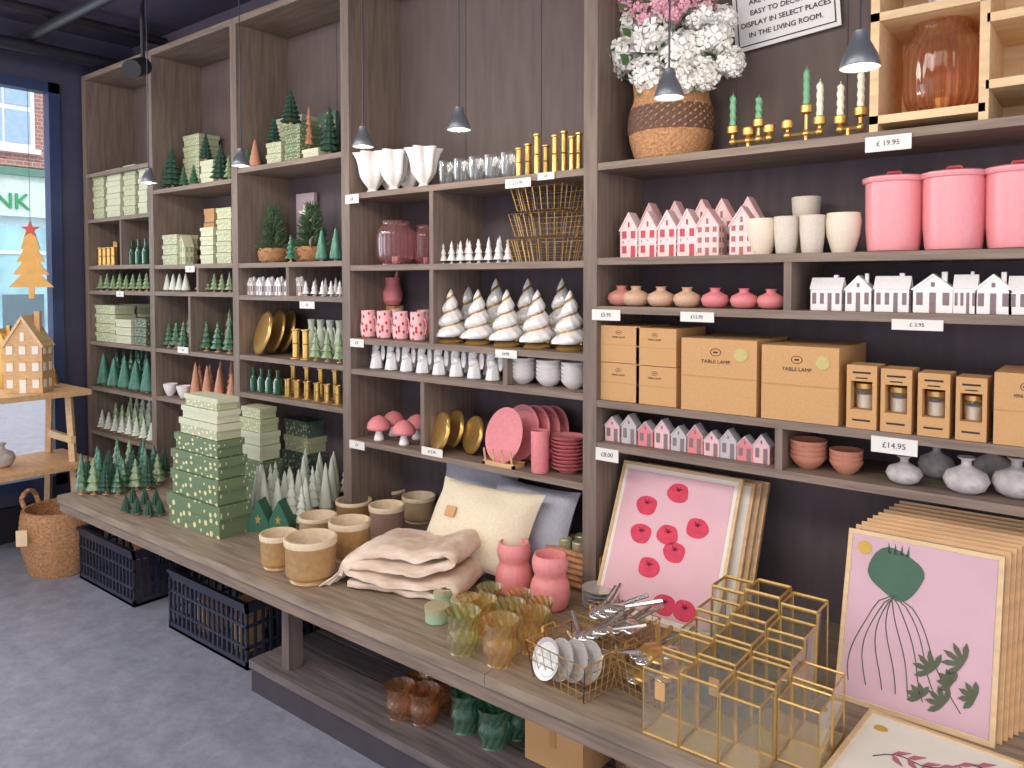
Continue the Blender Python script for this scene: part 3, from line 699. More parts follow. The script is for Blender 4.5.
holder(806,[(-.05,.05,0,WAX),(0,.085,.095,WAX),(.035,.05,.09,WAXW)],'brass multi-arm candle holder with tapers')
holder(848,[(-.02,.045,.08,WAXW),(.03,.06,.09,WAXW)],'brass two-arm candle holder with white tapers')
# wooden cube shelf
y0=D+.01; y1=D+.26; x0=XU(869,y0,zt); x1=.35; xm=XU(978,y0,zt); xr=XU(985,y0,zt)
fr=MB(); t=.02
fr.box(x0,xr,y0,y1,zt+.02,zt+.04); fr.box(x0,x0+t,y0,y1,zt+.001,zt+.75); fr.box(xm,xm+t,y0,y1,zt+.001,zt+.75)
fr.box(x0,xr,y0,y1,zt+.27,zt+.29); fr.box(x0,xr,y0,y1,zt+.55,zt+.57)
fr.box(xr,x1,y0,y1,zt+.07,zt+.09); fr.box(xr,x1,y0,y1,zt+.22,zt+.24); fr.box(x1,x1+t,y0,y1,zt+.001,zt+.45); fr.box(xr,x1,y0,y1,zt+.43,zt+.45)
thing('cube_shelf',(('shelf_frame',fr.mesh('cs',LWOOD2,smooth=False)),('backing_board',MB().box(x0,x1,y1,y1+.006,zt+.02,zt+.45).mesh('bb',LWOOD2,smooth=False))),(0,0,0),'pale wood open cube shelf standing on the top shelf','shelf')
yy=D+.13; xx=XU(942,yy,zt+.15); m=MP(xx,yy,zt+.15)
inst('l_amb','ribbed_lantern',(xx,yy,zt+.041),(70*m,70*m,min(90*m,.225)),'amber ribbed glass lantern inside a pale wood cube','lantern')
inst('cabbage','ruffled_vase',(xx,yy,zt+.291),(.1,.1,.14),'white ruffled vase in the upper wood cube','vase')

# ===== S3 =====
G='white ruffled vases'
for u,dy in ((364,.07),(380,.17),(394,.07),(409,.17),(424,.07)): row('cabbage','ruffled_vase',3,0,u,u,1,29,40,dy,'white ceramic ruffled tulip shaped vase','vase',G)
row('tumbler','glass_tumbler',3,0,446,508,5,16,26,.08,'clear ribbed glass tumbler on shelf','glass','clear tumblers',)
row('tumbler','glass_tumbler',3,0,452,512,5,16,27,.17,'clear ribbed glass tumbler on shelf','glass','clear tumblers')
for k,u in enumerate((519,528,537,546,555,564,572,579)):
    row('candlestick','candlestick',3,0,u,u,1,10,30+5*(k%3)+k,.07+.06*(k%2),'slim gold metal candlestick on shelf','candlestick','gold candlesticks')
G='pink ribbed lanterns'
row('l_pink','ribbed_lantern',3,1,396,396,1,38,44,.13,'pink ribbed glass lantern on shelf','lantern',G); row('l_pink','ribbed_lantern',3,1,426,426,1,24,40,.22,'pink ribbed glass lantern partly behind divider','lantern',G)
row('t_wcer','ornament_tree',3,1,443,508,8,10,24,.06,'small white ceramic tree ornament','tree ornament','small white trees',jit=.1)
row('t_wcer','ornament_tree',3,1,447,500,6,10,26,.14,'small white ceramic tree ornament','tree ornament','small white trees',jit=.1)
G='gold wire storage baskets'
yb=D+.14; zb=top(3,1); x=XU(551,yb,zb)
for k in range(3): inst('wire','wire_basket',(x+.004*k,yb,zb+.001+k*.088),(.24-.012*k,.2,.078),'wide low gold wire basket in a stack','basket',G)
bx0=XU(384,D+.17,top(3,2)); inst('g_kraft','small_box',(bx0,D+.22,top(3,2)+.0005),(.08,.05,.129),'small pink-brown box under the jug','box')
inst('jugpink','bunny_jug',(bx0,D+.22,top(3,2)+.131),(.1,.1,.15),'pink ceramic bunny shaped jug on a box','jug')
row('m_pink','mug',3,2,364,418,4,20,28,.06,'pink mug with red dots','mug','pink dotted mugs')
row('m_pink','mug',3,2,396,424,2,18,28,.17,'pink mug with red dots','mug','pink dotted mugs')
G='silver white swirled trees with gold edges'
row('swirl','ornament_tree',3,2,451,570,5,36,56,.08,'glossy silver-white swirled tree with gold edge and base','tree ornament',G)
row('swirl','ornament_tree',3,2,466,562,4,36,64,.20,'tall glossy silver-white swirled tree with gold edge','tree ornament',G)
row('angel','angel_figurine',3,3,377,493,8,20,30,.07,'small white ceramic angel figurine on shelf','figurine','white angel figurines')
row('angel','angel_figurine',3,3,400,490,6,19,34,.18,'small white ceramic angel figurine on shelf','figurine','white angel figurines')
for u in (523,549,574):
    for k in range(5): row('b_grey','bowl',3,3,u,u,1,27,10,.08,'shallow white ceramic bowl in a nested stack','bowl','white bowls',z=top(3,3)+k*.014)
for u,dy in ((379,.05),(394,.15),(404,.05),(417,.16)): row('mushroom','mushroom_ornament',3,4,u,u,1,24,25,dy,'pink capped white mushroom ornament','mushroom ornament','mushroom ornaments')
def disc(key,name,s,i,u,dpx,dy,label,grp,yaw=0,cat='plate'):
    z=top(s,i); y=D+dy; x=XU(u,y,z); m=MP(x,y,z); d=dpx*m; ti=1.3
    x=clampx(s,x,d*.9)
    inst(key,name,(x,y,z+d/2*math.sin(ti)+.004),(d,d,.012),label,cat,grp,yaw,ti)
disc('disc_gold','gold_plate',3,4,441,40,.05,'round gold metal plate standing upright','gold plates',-.4)
disc('disc_gold','gold_plate',3,4,455,38,.13,'round gold metal plate standing upright','gold plates',-.4)
disc('disc_gold','gold_plate',3,4,474,38,.1,'round gold metal plate standing upright','gold plates',-.4)
disc('p_pink','pink_plate',3,4,506,56,.06,'pink round plate standing in a wooden rack','pink plates',-.2)
for k,u in enumerate((522,533,543,552)): disc('p_pink','pink_plate',3,4,u,56-k,.13+.03*k,'deep pink plate standing on edge','pink plates',-.2)
zz=top(3,4); x=XU(506,D+.05,zz)
thing('plate_rack',(('rack_base',MB().box(-.07,.07,-.03,-.02,0,.015).box(-.07,.07,.03,.04,0,.015).box(-.07,-.06,-.03,.04,0,.012).box(.06,.07,-.03,.04,0,.012).mesh('rb',LWOOD)),)+tuple(('peg',MB().rod((q_,-.025,.01),(q_,-.035,.06),.004).mesh('pg',LWOOD)) for q_ in (-.06,-.02,.02,.06)),(x,D+.035,zz),'small wooden plate rack holding a pink plate','rack')
row('cupp','tall_cup',3,4,540,540,1,21,42,.035,'matte pink tall cup on shelf','cup','pink cups')
for k in range(9): row('p_pink','pink_plate',3,4,568,568,1,35,7,.1,'pink plate in a flat stack','plate','pink plates',z=top(3,4)+k*.0125)
# ===== S0-S2 =====
def stack(s,i,u0,u1,hpx,n,key,dy,dep,label,grp,sh=1.0):
    zo=0
    for k in range(n):
        q_=(1-sh)*k*(u1-u0)/2
        h=box_(key,'gift_box',s,i,u0+q_,u1-q_,hpx,dy,dep,label,'box',grp,zo=zo); zo+=h+.001
G='sage gift boxes on the shelves'
L1='pale sage green card gift box in a stack'; L2='dark green gift box with gold stars'; L3='sage green gift box with pale stars'
for k,(u0,u1,n,h) in enumerate(((92,103,4,11),(106,120,4,12),(123,135,5,10),(138,147,4,12))): stack(0,1,u0,u1,h,n,('g_sstar','g_sage')[k%2],.03,.14,L3 if k%2==0 else L1,G)
row('candlestick','candle_holder',0,2,95,114,4,8,18,.06,'small gold metal candle holder on shelf','candle holder','gold holders'); row('candlestick','candle_holder',0,2,104,117,3,8,24,.14,'gold metal candle holder on shelf','candle holder','gold holders')
row('bottle','glass_bottle',0,2,126,146,4,8,25,.06,'dark green glass bottle on shelf','bottle','green bottles'); row('t_green','ornament_tree',0,2,130,146,4,9,24,.15,'small green ceramic tree on shelf','tree ornament','green trees on narrow shelf')
row('t_sage','ornament_tree',0,3,95,147,8,9,17,.06,'small sage ceramic tree on shelf','tree ornament','green trees on narrow shelf',jit=.15); row('t_green','ornament_tree',0,3,106,147,6,9,19,.15,'small green ceramic tree on shelf','tree ornament','green trees on narrow shelf',jit=.15)
stack(0,4,92,112,9,4,'g_sstar',.03,.12,L3,G); stack(0,4,115,131,8,3,'g_sage',.03,.12,L1,G); stack(0,4,134,146,9,3,'g_dark',.03,.12,L2,G); stack(0,4,118,138,9,4,'g_sstar2',.17,.1,L3,G)
row('c_teal','ornament_tree',0,5,100,148,5,14,32,.06,'teal green glazed tree ornament on shelf','tree ornament','teal trees',jit=.15)
row('t_green','ornament_tree',0,5,110,147,5,13,36,.14,'green tiered ceramic tree ornament on shelf','tree ornament','teal trees',jit=.1); row('t_teal','ornament_tree',0,5,120,148,4,13,40,.23,'teal tiered ceramic tree ornament on shelf','tree ornament','teal trees',jit=.1)
row('t_white','ornament_tree',0,6,98,152,8,10,20,.05,'small frosted white tree','tree ornament','frosted trees',jit=.2)
row('t_sage','ornament_tree',0,6,112,150,6,11,26,.13,'small sage tree','tree ornament','frosted trees',jit=.2); row('t_white','ornament_tree',0,6,122,150,4,12,32,.22,'frosted white tree','tree ornament','frosted trees',jit=.2)
# S1
row('t_dark','ornament_tree',1,0,172,172,1,20,44,.08,'dark green bottle brush tree on shelf','tree ornament','bottle brush trees'); row('t_dark','ornament_tree',1,0,221,221,1,20,40,.08,'dark green bottle brush tree on shelf','tree ornament','bottle brush trees')
stack(1,0,183,199,11,5,'g_sstar',.14,.12,L3,G); stack(1,0,200,213,12,2,'g_sage',.05,.14,L1,G); row('t_green','ornament_tree',1,0,184,194,2,10,22,.05,'small green tree','tree ornament','bottle brush trees')
row('t_dark','ornament_tree',1,0,161,161,1,12,30,.06,'small dark green bottle brush tree','tree ornament','bottle brush trees'); row('t_dark','ornament_tree',1,0,206,206,1,13,30,.1,'small dark bottle brush tree on boxes','tree ornament','bottle brush trees',z=top(1,0)+24*MP(XU(206,D+.05),D+.05)+.003); row('t_sage','ornament_tree',1,0,229,229,1,10,26,.05,'small sage tree on shelf','tree ornament','bottle brush trees')
stack(1,1,162,177,10,3,'g_sstar',.03,.12,L3,G); row('h_sage','ornament_house',1,1,186,186,1,13,28,.07,'pale sage card house on shelf','house ornament',None)
stack(1,1,200,213,9,4,'g_sage',.03,.1,L1,G); stack(1,1,216,231,11,5,'g_sstar',.03,.14,L3,G); stack(1,1,204,214,14,4,'g_kraft',.18,.09,'small kraft gift box in a stack',G)
row('c_white','ornament_tree',1,2,162,186,4,8,18,.06,'small white tree','tree ornament','small pale trees'); row('t_sage','ornament_tree',1,2,200,230,5,9,19,.06,'small sage tree','tree ornament','small pale trees',jit=.1); row('t_white','ornament_tree',1,2,202,230,4,9,19,.15,'small pale tree','tree ornament','small pale trees',jit=.1)
row('t_green','ornament_tree',1,3,162,184,3,12,28,.06,'green ceramic tree on shelf','tree ornament','green trees on middle shelf',jit=.2); row('t_green','ornament_tree',1,3,196,230,4,14,32,.07,'green ceramic tree on shelf','tree ornament','green trees on middle shelf',jit=.15)
row('t_sage','ornament_tree',1,3,178,230,5,13,38,.18,'sage ceramic tree on shelf','tree ornament','green trees on middle shelf',jit=.15)
row('b_white','bowl',1,4,168,184,2,14,12,.06,'small white green bowl','bowl','small bowls'); row('tumbler','glass_tumbler',1,4,176,188,2,11,24,.18,'clear glass on shelf','glass','small glasses')
row('c_terra','ornament_tree',1,4,196,232,4,12,34,.07,'terracotta cone tree ornament','tree ornament','terracotta trees',jit=.3); row('t_terra','ornament_tree',1,4,200,232,4,11,36,.18,'terracotta tiered tree ornament','tree ornament','terracotta trees',jit=.3)
# S2
row('c_terra','ornament_tree',2,0,255,255,1,12,30,.06,'terracotta cone tree ornament','tree ornament','bottle brush trees'); row('t_green','ornament_tree',2,0,248,248,1,10,22,.04,'small green tree on shelf','tree ornament','bottle brush trees')
stack(2,0,266,281,11,2,'g_sstar',.03,.12,L3,G); stack(2,0,284,300,9,4,'g_star',.03,.12,L2,G); stack(2,0,302,318,10,1,'g_sage',.03,.12,L1,G); stack(2,0,276,302,13,4,'g_sstar2',.17,.1,L3,G)
m_=MP(XU(292,D+.09),D+.09)
row('t_dark','ornament_tree',2,0,291,291,1,20,38,.09,'tall dark bottle brush tree on a box','tree ornament','bottle brush trees',z=top(2,0)+36*m_+.004)
row('t_dark','ornament_tree',2,0,274,274,1,14,30,.09,'small dark bottle brush tree on a box','tree ornament','bottle brush trees',z=top(2,0)+22*m_+.003)
row('t_dark','ornament_tree',2,0,330,330,1,20,52,.08,'dark bottle brush tree beside framed card','tree ornament','bottle brush trees')
box_('g_dark','picture_block',2,0,318,336,54,.2,.02,'dark green printed card block','card')
row('t_terra','ornament_tree',2,0,309,309,1,10,44,.08,'slim terracotta bottle brush tree on a box','tree ornament','bottle brush trees',z=top(2,0)+10*m_+.002)
row('bush','artificial_pine',2,1,262,262,1,38,62,.13,'bushy artificial pine in a woven pot','plant','artificial pines'); row('bush','artificial_pine',2,1,312,312,1,46,66,.15,'bushy artificial pine in a woven pot','plant','artificial pines')
row('c_teal','ornament_tree',2,1,322,336,2,13,34,.04,'teal green tree ornament','tree ornament','teal trees'); row('t_teal','ornament_tree',2,1,291,291,1,12,28,.04,'teal green tree ornament','tree ornament','teal trees')
xx=XU(296,D+.2,top(2,1))
a=MB().box(-.07,.07,0,.02,0,.34)
a.poly([((.055 if k%2==0 else .022)*math.sin(k*pi/5),.24+(.055 if k%2==0 else .022)*math.cos(k*pi/5)) for k in range(10)][::-1],-.004,0,1)
thing('framed_card',(('card_panel',a.mesh('cp',[mat('card_mauve',(176,160,166),.7),PAPER],smooth=False)),),(xx,D+.255,top(2,1)+.001),'grey card panel with a white star behind pines','card')
row('h_wgab','ornament_house',2,2,250,300,6,9,17,.06,'tiny white ornament house on shelf','house ornament','tiny white houses'); row('t_wcer','ornament_tree',2,2,306,340,5,8,16,.06,'tiny white tree ornament','tree ornament','tiny white houses'); row('t_wcer','ornament_tree',2,2,262,336,8,8,18,.15,'tiny white tree ornament','tree ornament','tiny white houses')
disc('disc_gold','gold_plate',2,3,264,44,.06,'round gold metal plate standing upright','gold plates',-.3); disc('disc_gold','gold_plate',2,3,276,44,.14,'round gold metal plate standing upright','gold plates',-.3); disc('disc_gold','gold_plate',2,3,284,42,.2,'round gold metal plate standing upright','gold plates',-.3)
row('candlestick','candle_holder',2,3,296,306,2,11,30,.05,'gold candle holder','candle holder','gold holders')
row('t_sage','ornament_tree',2,3,316,340,3,13,32,.06,'sage ceramic tree on shelf','tree ornament','sage trees',jit=.1); row('jug','small_pitcher',2,3,312,340,4,13,38,.16,'pale green ceramic jug on shelf','pitcher','sage jugs')
row('candlestick','candle_holder',2,4,288,338,6,10,18,.06,'short gold candle holder','candle holder','gold holders'); row('bottle','glass_bottle',2,4,246,278,4,10,24,.06,'dark green glass bottle','bottle','green bottles')
row('candlestick','candle_holder',2,4,294,336,4,10,28,.15,'tall gold candle holder','candle holder','gold holders')

# ===== counter items =====
def tower(v,levels,dep,grp):
    uc=sum(levels[0][1:3])/2; yf=onZ(uc,v,ZC).y; z=ZC
    w0=XU(levels[0][2],yf,ZC)-XU(levels[0][1],yf,ZC)
    for (key,a_,b_,h,lab) in levels:
        x0,x1=XU(a_,yf,ZC),XU(b_,yf,ZC); m=MP((x0+x1)/2,yf,z); hh=h*m; w=x1-x0
        inst(key,'gift_box',((x0+x1)/2,yf+dep/2,z+.0005),(w,dep*w/w0,hh-.001),lab,'box',grp,R.uniform(-.03,.03)); z+=hh
G='gift box towers on the counter'
tower(531,[('g_star',168,219,32,L2),('g_star',170,218,25,L2),('g_star',171,217,21,L2),('g_star',173,216,17,L2),('g_sstar2',176,216,16,L3),('g_sage',178,215,13,L1),('g_sstar2',180,214,12,L3)],.14,G)
tower(500,[('g_star',236,262,22,L2),('g_star',236,261,19,L2),('g_sage',237,260,15,L1),('g_sage',237,260,13,L1),('g_sstar',238,259,13,L3),('g_sstar',239,258,11,L3)],.12,G)
tower(490,[('g_dark',282,310,20,L2),('g_dark',282,309,18,L2),('g_sstar',283,308,16,'dark patterned gift box in a stack'),('g_dark',283,307,16,L2)],.12,G)
G='green tree ornaments on the counter end'
ks=['t_green','t_sage','t_dark','t_green','t_dark','t_teal','t_dark']
n=0
for v,us in ((496,(82,94,106,118)),(491,(88,100,112,124,136,148)),(486,(98,110,122,134,146,158)),(481,(108,120,132,144,156)),(477,(118,130,142,154,164))):
    for u in us:
        put(ks[n%7],'ornament_tree',u,v,14,34+R.randint(-6,9),'green glazed ceramic tree ornament on the counter','tree ornament',G,flat=.5); n+=1
for u,v in ((126,514),(137,516),(149,518),(160,517),(133,506),(145,507),(156,508)): put('t_dark','ornament_tree',u,v,11,19,'tiny dark green tree ornament on counter','tree ornament',G,flat=.5)
G='frosted white trees on the counter'
n=0
for v,us in ((529,(302,)),(521,(264,278,292,306)),(513,(258,271,285,299,313,326)),(505,(262,276,290,304,318,332)),(498,(268,306,320,334,347))):
    for u in us:
        put('c_white' if n%3 else 't_white','ornament_tree',u,v,14,42+R.randint(-4,8),'frosted pale sage-white cone tree on counter','tree ornament',G,flat=.5); n+=1
a=MB().poly([(-.5,0),(.5,0),(.5,.3),(0,1),(-.5,.3)],-.35,.35)
a.poly([((.16 if k%2==0 else .07)*math.sin(k*pi/5),.4+(.16 if k%2==0 else .07)*math.cos(k*pi/5)) for k in range(10)][::-1],-.37,-.35,1)
kind('tent',('house_body',a.mesh('tent',[mat('dark_green_card',(52,106,84),.6),GOLD],smooth=False)))
for u,v in ((262,533),(282,534)): put('tent','card_house',u,v,22,32,'dark green card house with gold star','house ornament','green card houses',flat=.3,rot=.5)
G='mustard and taupe plant pots'
for key,u,v,w,h,l in (('pot_m',279,573,37,44,'small mustard stoneware plant pot'),('pot_m',311,589,52,58,'large mustard stoneware plant pot'),('pot_s',318,545,38,34,'sand coloured plant pot on counter'),('pot_m',350,566,42,50,'mustard stoneware plant pot on counter'),('pot_m',354,528,36,32,'mustard plant pot on the counter'),('pot_t',387,543,36,42,'taupe stoneware plant pot on counter'),('pot_t',390,512,36,28,'taupe stoneware plant pot on counter'),('pot_s',419,526,34,34,'sand coloured plant pot on counter'),('pot_s',360,507,32,22,'sand coloured plant pot on counter')):
    put(key,'plant_pot',u,v,w,h,l,'plant pot',G)
# cushions
p=onZ(458,588,ZC); inst('pillow_cream','cushion',(p.x-.03,p.y+.07,ZC+.03),1,'cream linen rectangular cushion with a kraft tag leaning back','cushion','cushions',rot=.06,rx=-.55)
inst('pillow_grey','cushion',(XU(518,2.07,.6),2.07,ZC+.015),1,'grey linen cushion behind the cream one','cushion','cushions',rot=-.05,rx=-.38)
inst('pillow_grey','cushion',(XU(474,2.19,.6),2.19,ZC+.012),(1,.8,1.05),'second grey linen cushion at the back','cushion','cushions',rot=.0,rx=-.16)
# throw: one folded sheet extruded along y
P=[(-.20,.018),(-.12,.018),(.0,.018),(.11,.018),(.165,.022),(.195,.05),(.175,.085),(.12,.07),(.0,.056),(-.12,.058),(-.185,.062),(-.195,.084),(-.15,.098),(-.02,.094),(.08,.10),(.14,.118),(.172,.135),(.15,.158),(.10,.150),(.04,.136),(-.06,.138),(-.15,.13),(-.205,.10),(-.225,.05)]
cs=smoothprof([(x,z) for x,z in P],120)
a=MB(); ny=30; vs=[];fs=[]; NP=len(cs)
for side in (1,-1):
    for jj in range(ny+1):
        ty=-1+2*jj/ny
        for i,(x,z) in enumerate(cs):
            i0=max(i-1,0); i1=min(i+1,NP-1); dx=cs[i1][0]-cs[i0][0]; dz=cs[i1][1]-cs[i0][1]; L=math.hypot(dx,dz) or 1
            nx,nz=-dz/L,dx/L; edge=abs(ty)**6; thk=.013*(1-.35*edge)
            lay=i/NP
            yy=ty*(.135-.008*math.sin(lay*9))+.008*math.sin(lay*11)
            nv=noise.noise(Vector((x*6,yy*7,lay*2))); n3=noise.noise(Vector((x*18,yy*18,lay*5))); n4=noise.noise(Vector((x*60,yy*60,lay*20)))
            X_=x+nx*thk*side+.016*nv; Z_=max(.002,z+nz*thk*side-.010*edge*min(1,z/.06)+.018*nv*min(1,z/.05)+.007*n3+.003*n4)
            vs.append((X_,yy+.010*n3+.003*n4,Z_))
M_=(ny+1)*NP
for s_ in range(2):
    for jj in range(ny):
        for i in range(NP-1):
            k=s_*M_+jj*NP+i; f=(k,k+1,k+NP+1,k+NP); fs.append(f if s_ else f[::-1])
for jj in (0,ny):
    for i in range(NP-1):
        k=jj*NP+i; fs.append((k,k+1,M_+k+1,M_+k))
for jj in range(ny):
    for i in (0,NP-1):
        k=jj*NP+i; fs.append((k,k+NP,M_+k+NP,M_+k))
a.add(vs,fs)
fg=MB()
for i in range(90):
    t=i/89; by_=-.14+.28*t; j1,j2=R.uniform(-.012,.012),R.random()*.035
    fg.path([(-.222,by_,.06),(-.24-j2*.4,by_+j1,.032),(-.262-j2,by_-.01+j1*1.5,.004)],.0026,0,4)
p=onZ(398,600,ZC)
o=thing('throw_blanket',(('folded_cloth',a.mesh('th',THROW,80)),('fringe',fg.mesh('fr',FRNG))),(p.x-.04,p.y+.14,ZC+.001),'folded cream and beige wool throw with fringe','blanket',rot=.3)
o.scale=(1,1,.98)
put('v_tall','ribbed_vase',514,599,37,60,'ribbed pink ceramic vase on the counter','vase','pink ribbed vases'); put('v_tall','ribbed_vase',550,615,40,64,'ribbed pink ceramic vase on the counter','vase','pink ribbed vases')
a=MB()
for k in range(6): 
    z=.012+k*.02; a.path([(-.1,-.07,z),(.1,-.07,z),(.1,.07,z),(-.1,.07,z),(-.1,-.07,z)],.011,0,6)
a.box(-.1,.1,-.07,.07,0,.01)
p=onZ(572,588,ZC); pw=(p.x,p.y+.07)
thing('wicker_tray',(('basket_wall',a.mesh('wt',WICK)),),(pw[0],pw[1],ZC+.002),'rectangular wicker basket with small jars','basket')
for k,(dx_,dy_) in enumerate(((-.055,-.03),(0,-.03),(.055,-.03),(-.03,.03),(.03,.03))): inst('tin','candle_tin',(pw[0]+dx_,pw[1]+dy_,ZC+.014),(.045,.045,.13),'small jar candle in a wicker basket','candle','jars in wicker basket')
for u,v in ((437,626),(463,620),(446,607)): put('tin','candle_tin',u,v,25,24,'green tin candle with metal lid','candle','tin candles')
G='amber swirl glass vases'
for k,(u,v,w,h) in enumerate(((463,660,36,52),(500,672,38,56),(482,638,30,42),(510,644,32,44),(533,658,34,50),(490,618,26,34),(519,626,27,36),(468,622,24,28),(541,632,26,34))): put(('gobolv','gobamb','gobamb','gobolv','gobamb','gobolv','gobamb','gobamb','gobolv')[k],'glass_vase',u,v,w,h,'amber swirled ribbed glass vase on the counter','vase',G)
def wb(u,v,w,d,h,rot,label):
    p=onZ(u,v,ZC); c=(p.x,p.y+d/2,ZC+.001)
    inst('wire','wire_basket',c,(w,d,h),label,'basket','wire baskets on the counter',rot); return c
c=wb(558,694,.20,.17,.095,-.15,'gold wire basket holding silver plates and spoons')
for k in range(4): inst('p_grey','small_plate',(c[0]-.05+k*.03,c[1]-.055+k*.018,c[2]+.058),(.1,.1,.01),'silver round dish standing in a wire basket','plate','dishes in wire basket',-.3,1.2)
for k in range(8): inst('spoon','serving_spoon',(c[0]-.02+(k%4)*.024,c[1]+.02+.02*(k//4),c[2]+.03+.012*k),.9,'polished steel spoon in a wire basket','spoon','steel spoons',R.uniform(-1.4,1.4),.12)
c=wb(642,706,.17,.16,.085,-.2,'gold wire basket holding gold and white spoons')
for k in range(11): inst('spoong' if k%2 else 'spoon','serving_spoon',(c[0]-.055+(k%6)*.02,c[1]-.03+.02*(k%4),c[2]+.02+.007*k),1.0,'gold and steel spoon in a wire basket','spoon','steel spoons',R.uniform(-1,1),.1)
c=wb(606,657,.17,.14,.085,-.1,'gold wire basket with polished cutlery')
for k in range(11): inst('spoon','serving_spoon',(c[0]-.055+(k%7)*.017,c[1]-.03+.01*(k%3),c[2]+.02+.008*k),1.1,'polished steel spoon in a wire basket','spoon','steel spoons',R.uniform(-1,1),.12)
p=onZ(589,614,ZC)
for k in range(5): inst('p_grey','small_plate',(p.x,p.y+.06,ZC+.001+k*.0125),(.11,.11,.012),'silver dish in a stack','plate','dishes in wire basket')
# terrariums
G='brass framed glass display boxes'
for j,(yy,h) in enumerate(((1.53,.15),(1.62,.16),(1.71,.17),(1.80,.19),(1.89,.22))):
    for i,xx in enumerate((-.775,-.686,-.597,-.508)):
        if i==3 and j in (0,3,4): continue
        inst('terra','glass_display_box',(xx,yy,ZC+.0005),(.084,.084,h+(.012 if i==1 else 0)-(.03 if i==3 else 0)),'open glass display box with thin gold metal frame','display box',G,0)
for xx,yy in ((-.775,1.53),(-.69,1.62)):
    thing('kraft_tag',(('tag_card',MB().box(-.012,.012,0,.001,-.04,0).mesh('kt',KRAFT,smooth=False)),),(xx,yy-.046,ZC+.13),'small kraft price tag hanging on a glass box','tag',group='kraft tags')
# framed prints
def frame(name,x0,x1,yb,h,back,label,art,fm=LWOOD,t=.016,z=ZC,group=None):
    w=x1-x0; f=MB(); b=.010
    f.box(0,b,0,t,0,h).box(w-b,w,0,t,0,h).box(b,w-b,0,t,0,b).box(b,w-b,0,t,h-b,h)
    ps=[('frame',f.mesh('f',fm,smooth=False)),('paper_mount',MB().box(b,w-b,.004,t-.002,b,h-b).mesh('pm',PAPER,smooth=False))]
    if art: ps.append(('artwork',art(w,h)))
    K['_f']=tuple(ps)
    return inst('_f',name,(x0,yb,z+.001),1,label,'picture frame',group,0,-math.asin(back/h) if h else 0)
def blob(mb,cx,cz,r,m,y=-.0005,n=18,wob=.08):
    pts=[(cx+r*(1+wob*math.sin(3*t+cx*50))*math.cos(t),cz+r*.92*(1+wob*math.cos(2*t))*math.sin(t)) for t in [2*pi*i/n for i in range(n)]]
    mb.poly(pts,y,y+.002,m)
def art_tomato(w,h):
    a=MB(); a.box(.022,w-.022,.0022,.0038,.024,h-.024,0)
    for fx_,fz in ((.52,.84),(.28,.72),(.28,.53),(.72,.64),(.50,.56),(.58,.46),(.40,.33),(.58,.13),(.74,.13)):
        cx=fx_*w; cz=fz*h
        blob(a,cx,cz,.035,1,.0008)
        for k in range(5):
            t=k*2*pi/5; a.poly([(cx,cz+.004),(cx+.016*math.cos(t),cz+.014+.01*math.sin(t)),(cx+.004,cz+.012)],-.0004,.0006,2)
    return a.mesh('art',[PINKP,REDH,mat('dark_red_ink',(140,30,60),.8)],smooth=False)
def art_plant(w,h):
    a=MB(); a.box(.012,w-.012,.0022,.0038,.012,h-.012,0)
    cx,cz=.34*w,.78*h
    a.poly([(cx+.062*math.cos(t)*(1-.25*max(0,-math.sin(t))),cz+.058*math.sin(t)+.006*math.cos(3*t)) for t in [2*pi*i/26 for i in range(26)]],.0008,.0028,1)
    for k in range(4): a.poly([(cx-.02+.013*k,cz+.045),(cx-.012+.013*k,cz+.045),(cx-.02+.015*k,cz+.07)],.0008,.0028,1)
    for k in range(8):
        x_=(k-3.5)*.10; pts=[]
        for j in range(12):
            t=j/11; pts.append(((.34+x_*t**.5+.10*t*t+.02*math.sin(6*t+k))*w,.0014,(.66-.54*t)*h))
        a.path(pts,.0012,2,4)
    for cx,cz,s_ in ((.62,.30,1.2),(.80,.38,1.3),(.88,.22,1.0),(.70,.14,1.1),(.56,.14,.9),(.74,.26,.9)):
        for k in range(5):
            t=.3+k*.6+cx*1.5; r_=.036*s_
            pts=[(cx*w,cz*h)]+[(cx*w+r_*q*math.cos(t)-wd_*math.sin(t),cz*h+r_*q*math.sin(t)+wd_*math.cos(t)) for q,wd_ in ((.35,-.005),(.7,-.006),(1,0),(.7,.006),(.35,.005))]
            a.poly(pts,.0004,.0016,2)
    a.T=Matrix.Rotation(pi/2,4,'X'); a.lathe([(.016,-.0016),(.016,-.0004)],20,3,c=(.12*w,.9*h)); a.T=None
    return a.mesh('art',[mat('print_rose',(210,174,184),.8,0,.03),mat('beet_green',(74,106,86),.8),mat('ink_olive',(90,98,76),.8),mat('sticker_gold',(206,170,70),.6)],smooth=False)
def art_sketch(w,h):
    a=MB(); a.box(.02,w-.02,.0022,.0038,.02,h-.02,0)
    pts=[((.2+.6*t)*w,.0014,(.45+.3*t+.05*math.sin(9*t))*h) for t in [i/11 for i in range(12)]]
    a.path(pts,.0012,1,4)
    for t in (.15,.3,.45,.6,.75,.9): 
        x_,z_=(.2+.6*t)*w,(.45+.3*t+.05*math.sin(9*t))*h
        for s_ in (-1,1): a.poly([(x_,z_),(x_+.014,z_+s_*.006),(x_+.03,z_+s_*.03),(x_+.008,z_+s_*.02)],.0004,.0014,2)
    blob(a,.14*w,.80*h,.014,3,.0006)
    return a.mesh('art',[PAPER,INK,mat('lilac_ink',(190,110,130),.8),mat('sticker_gold',(206,170,70),.6)],smooth=False)
frame('framed_print',-1.27,-.87,1.985,.46,.19,'framed print of pink tomatoes on pale pink leaning under the shelf',art_tomato,LWOOD2)
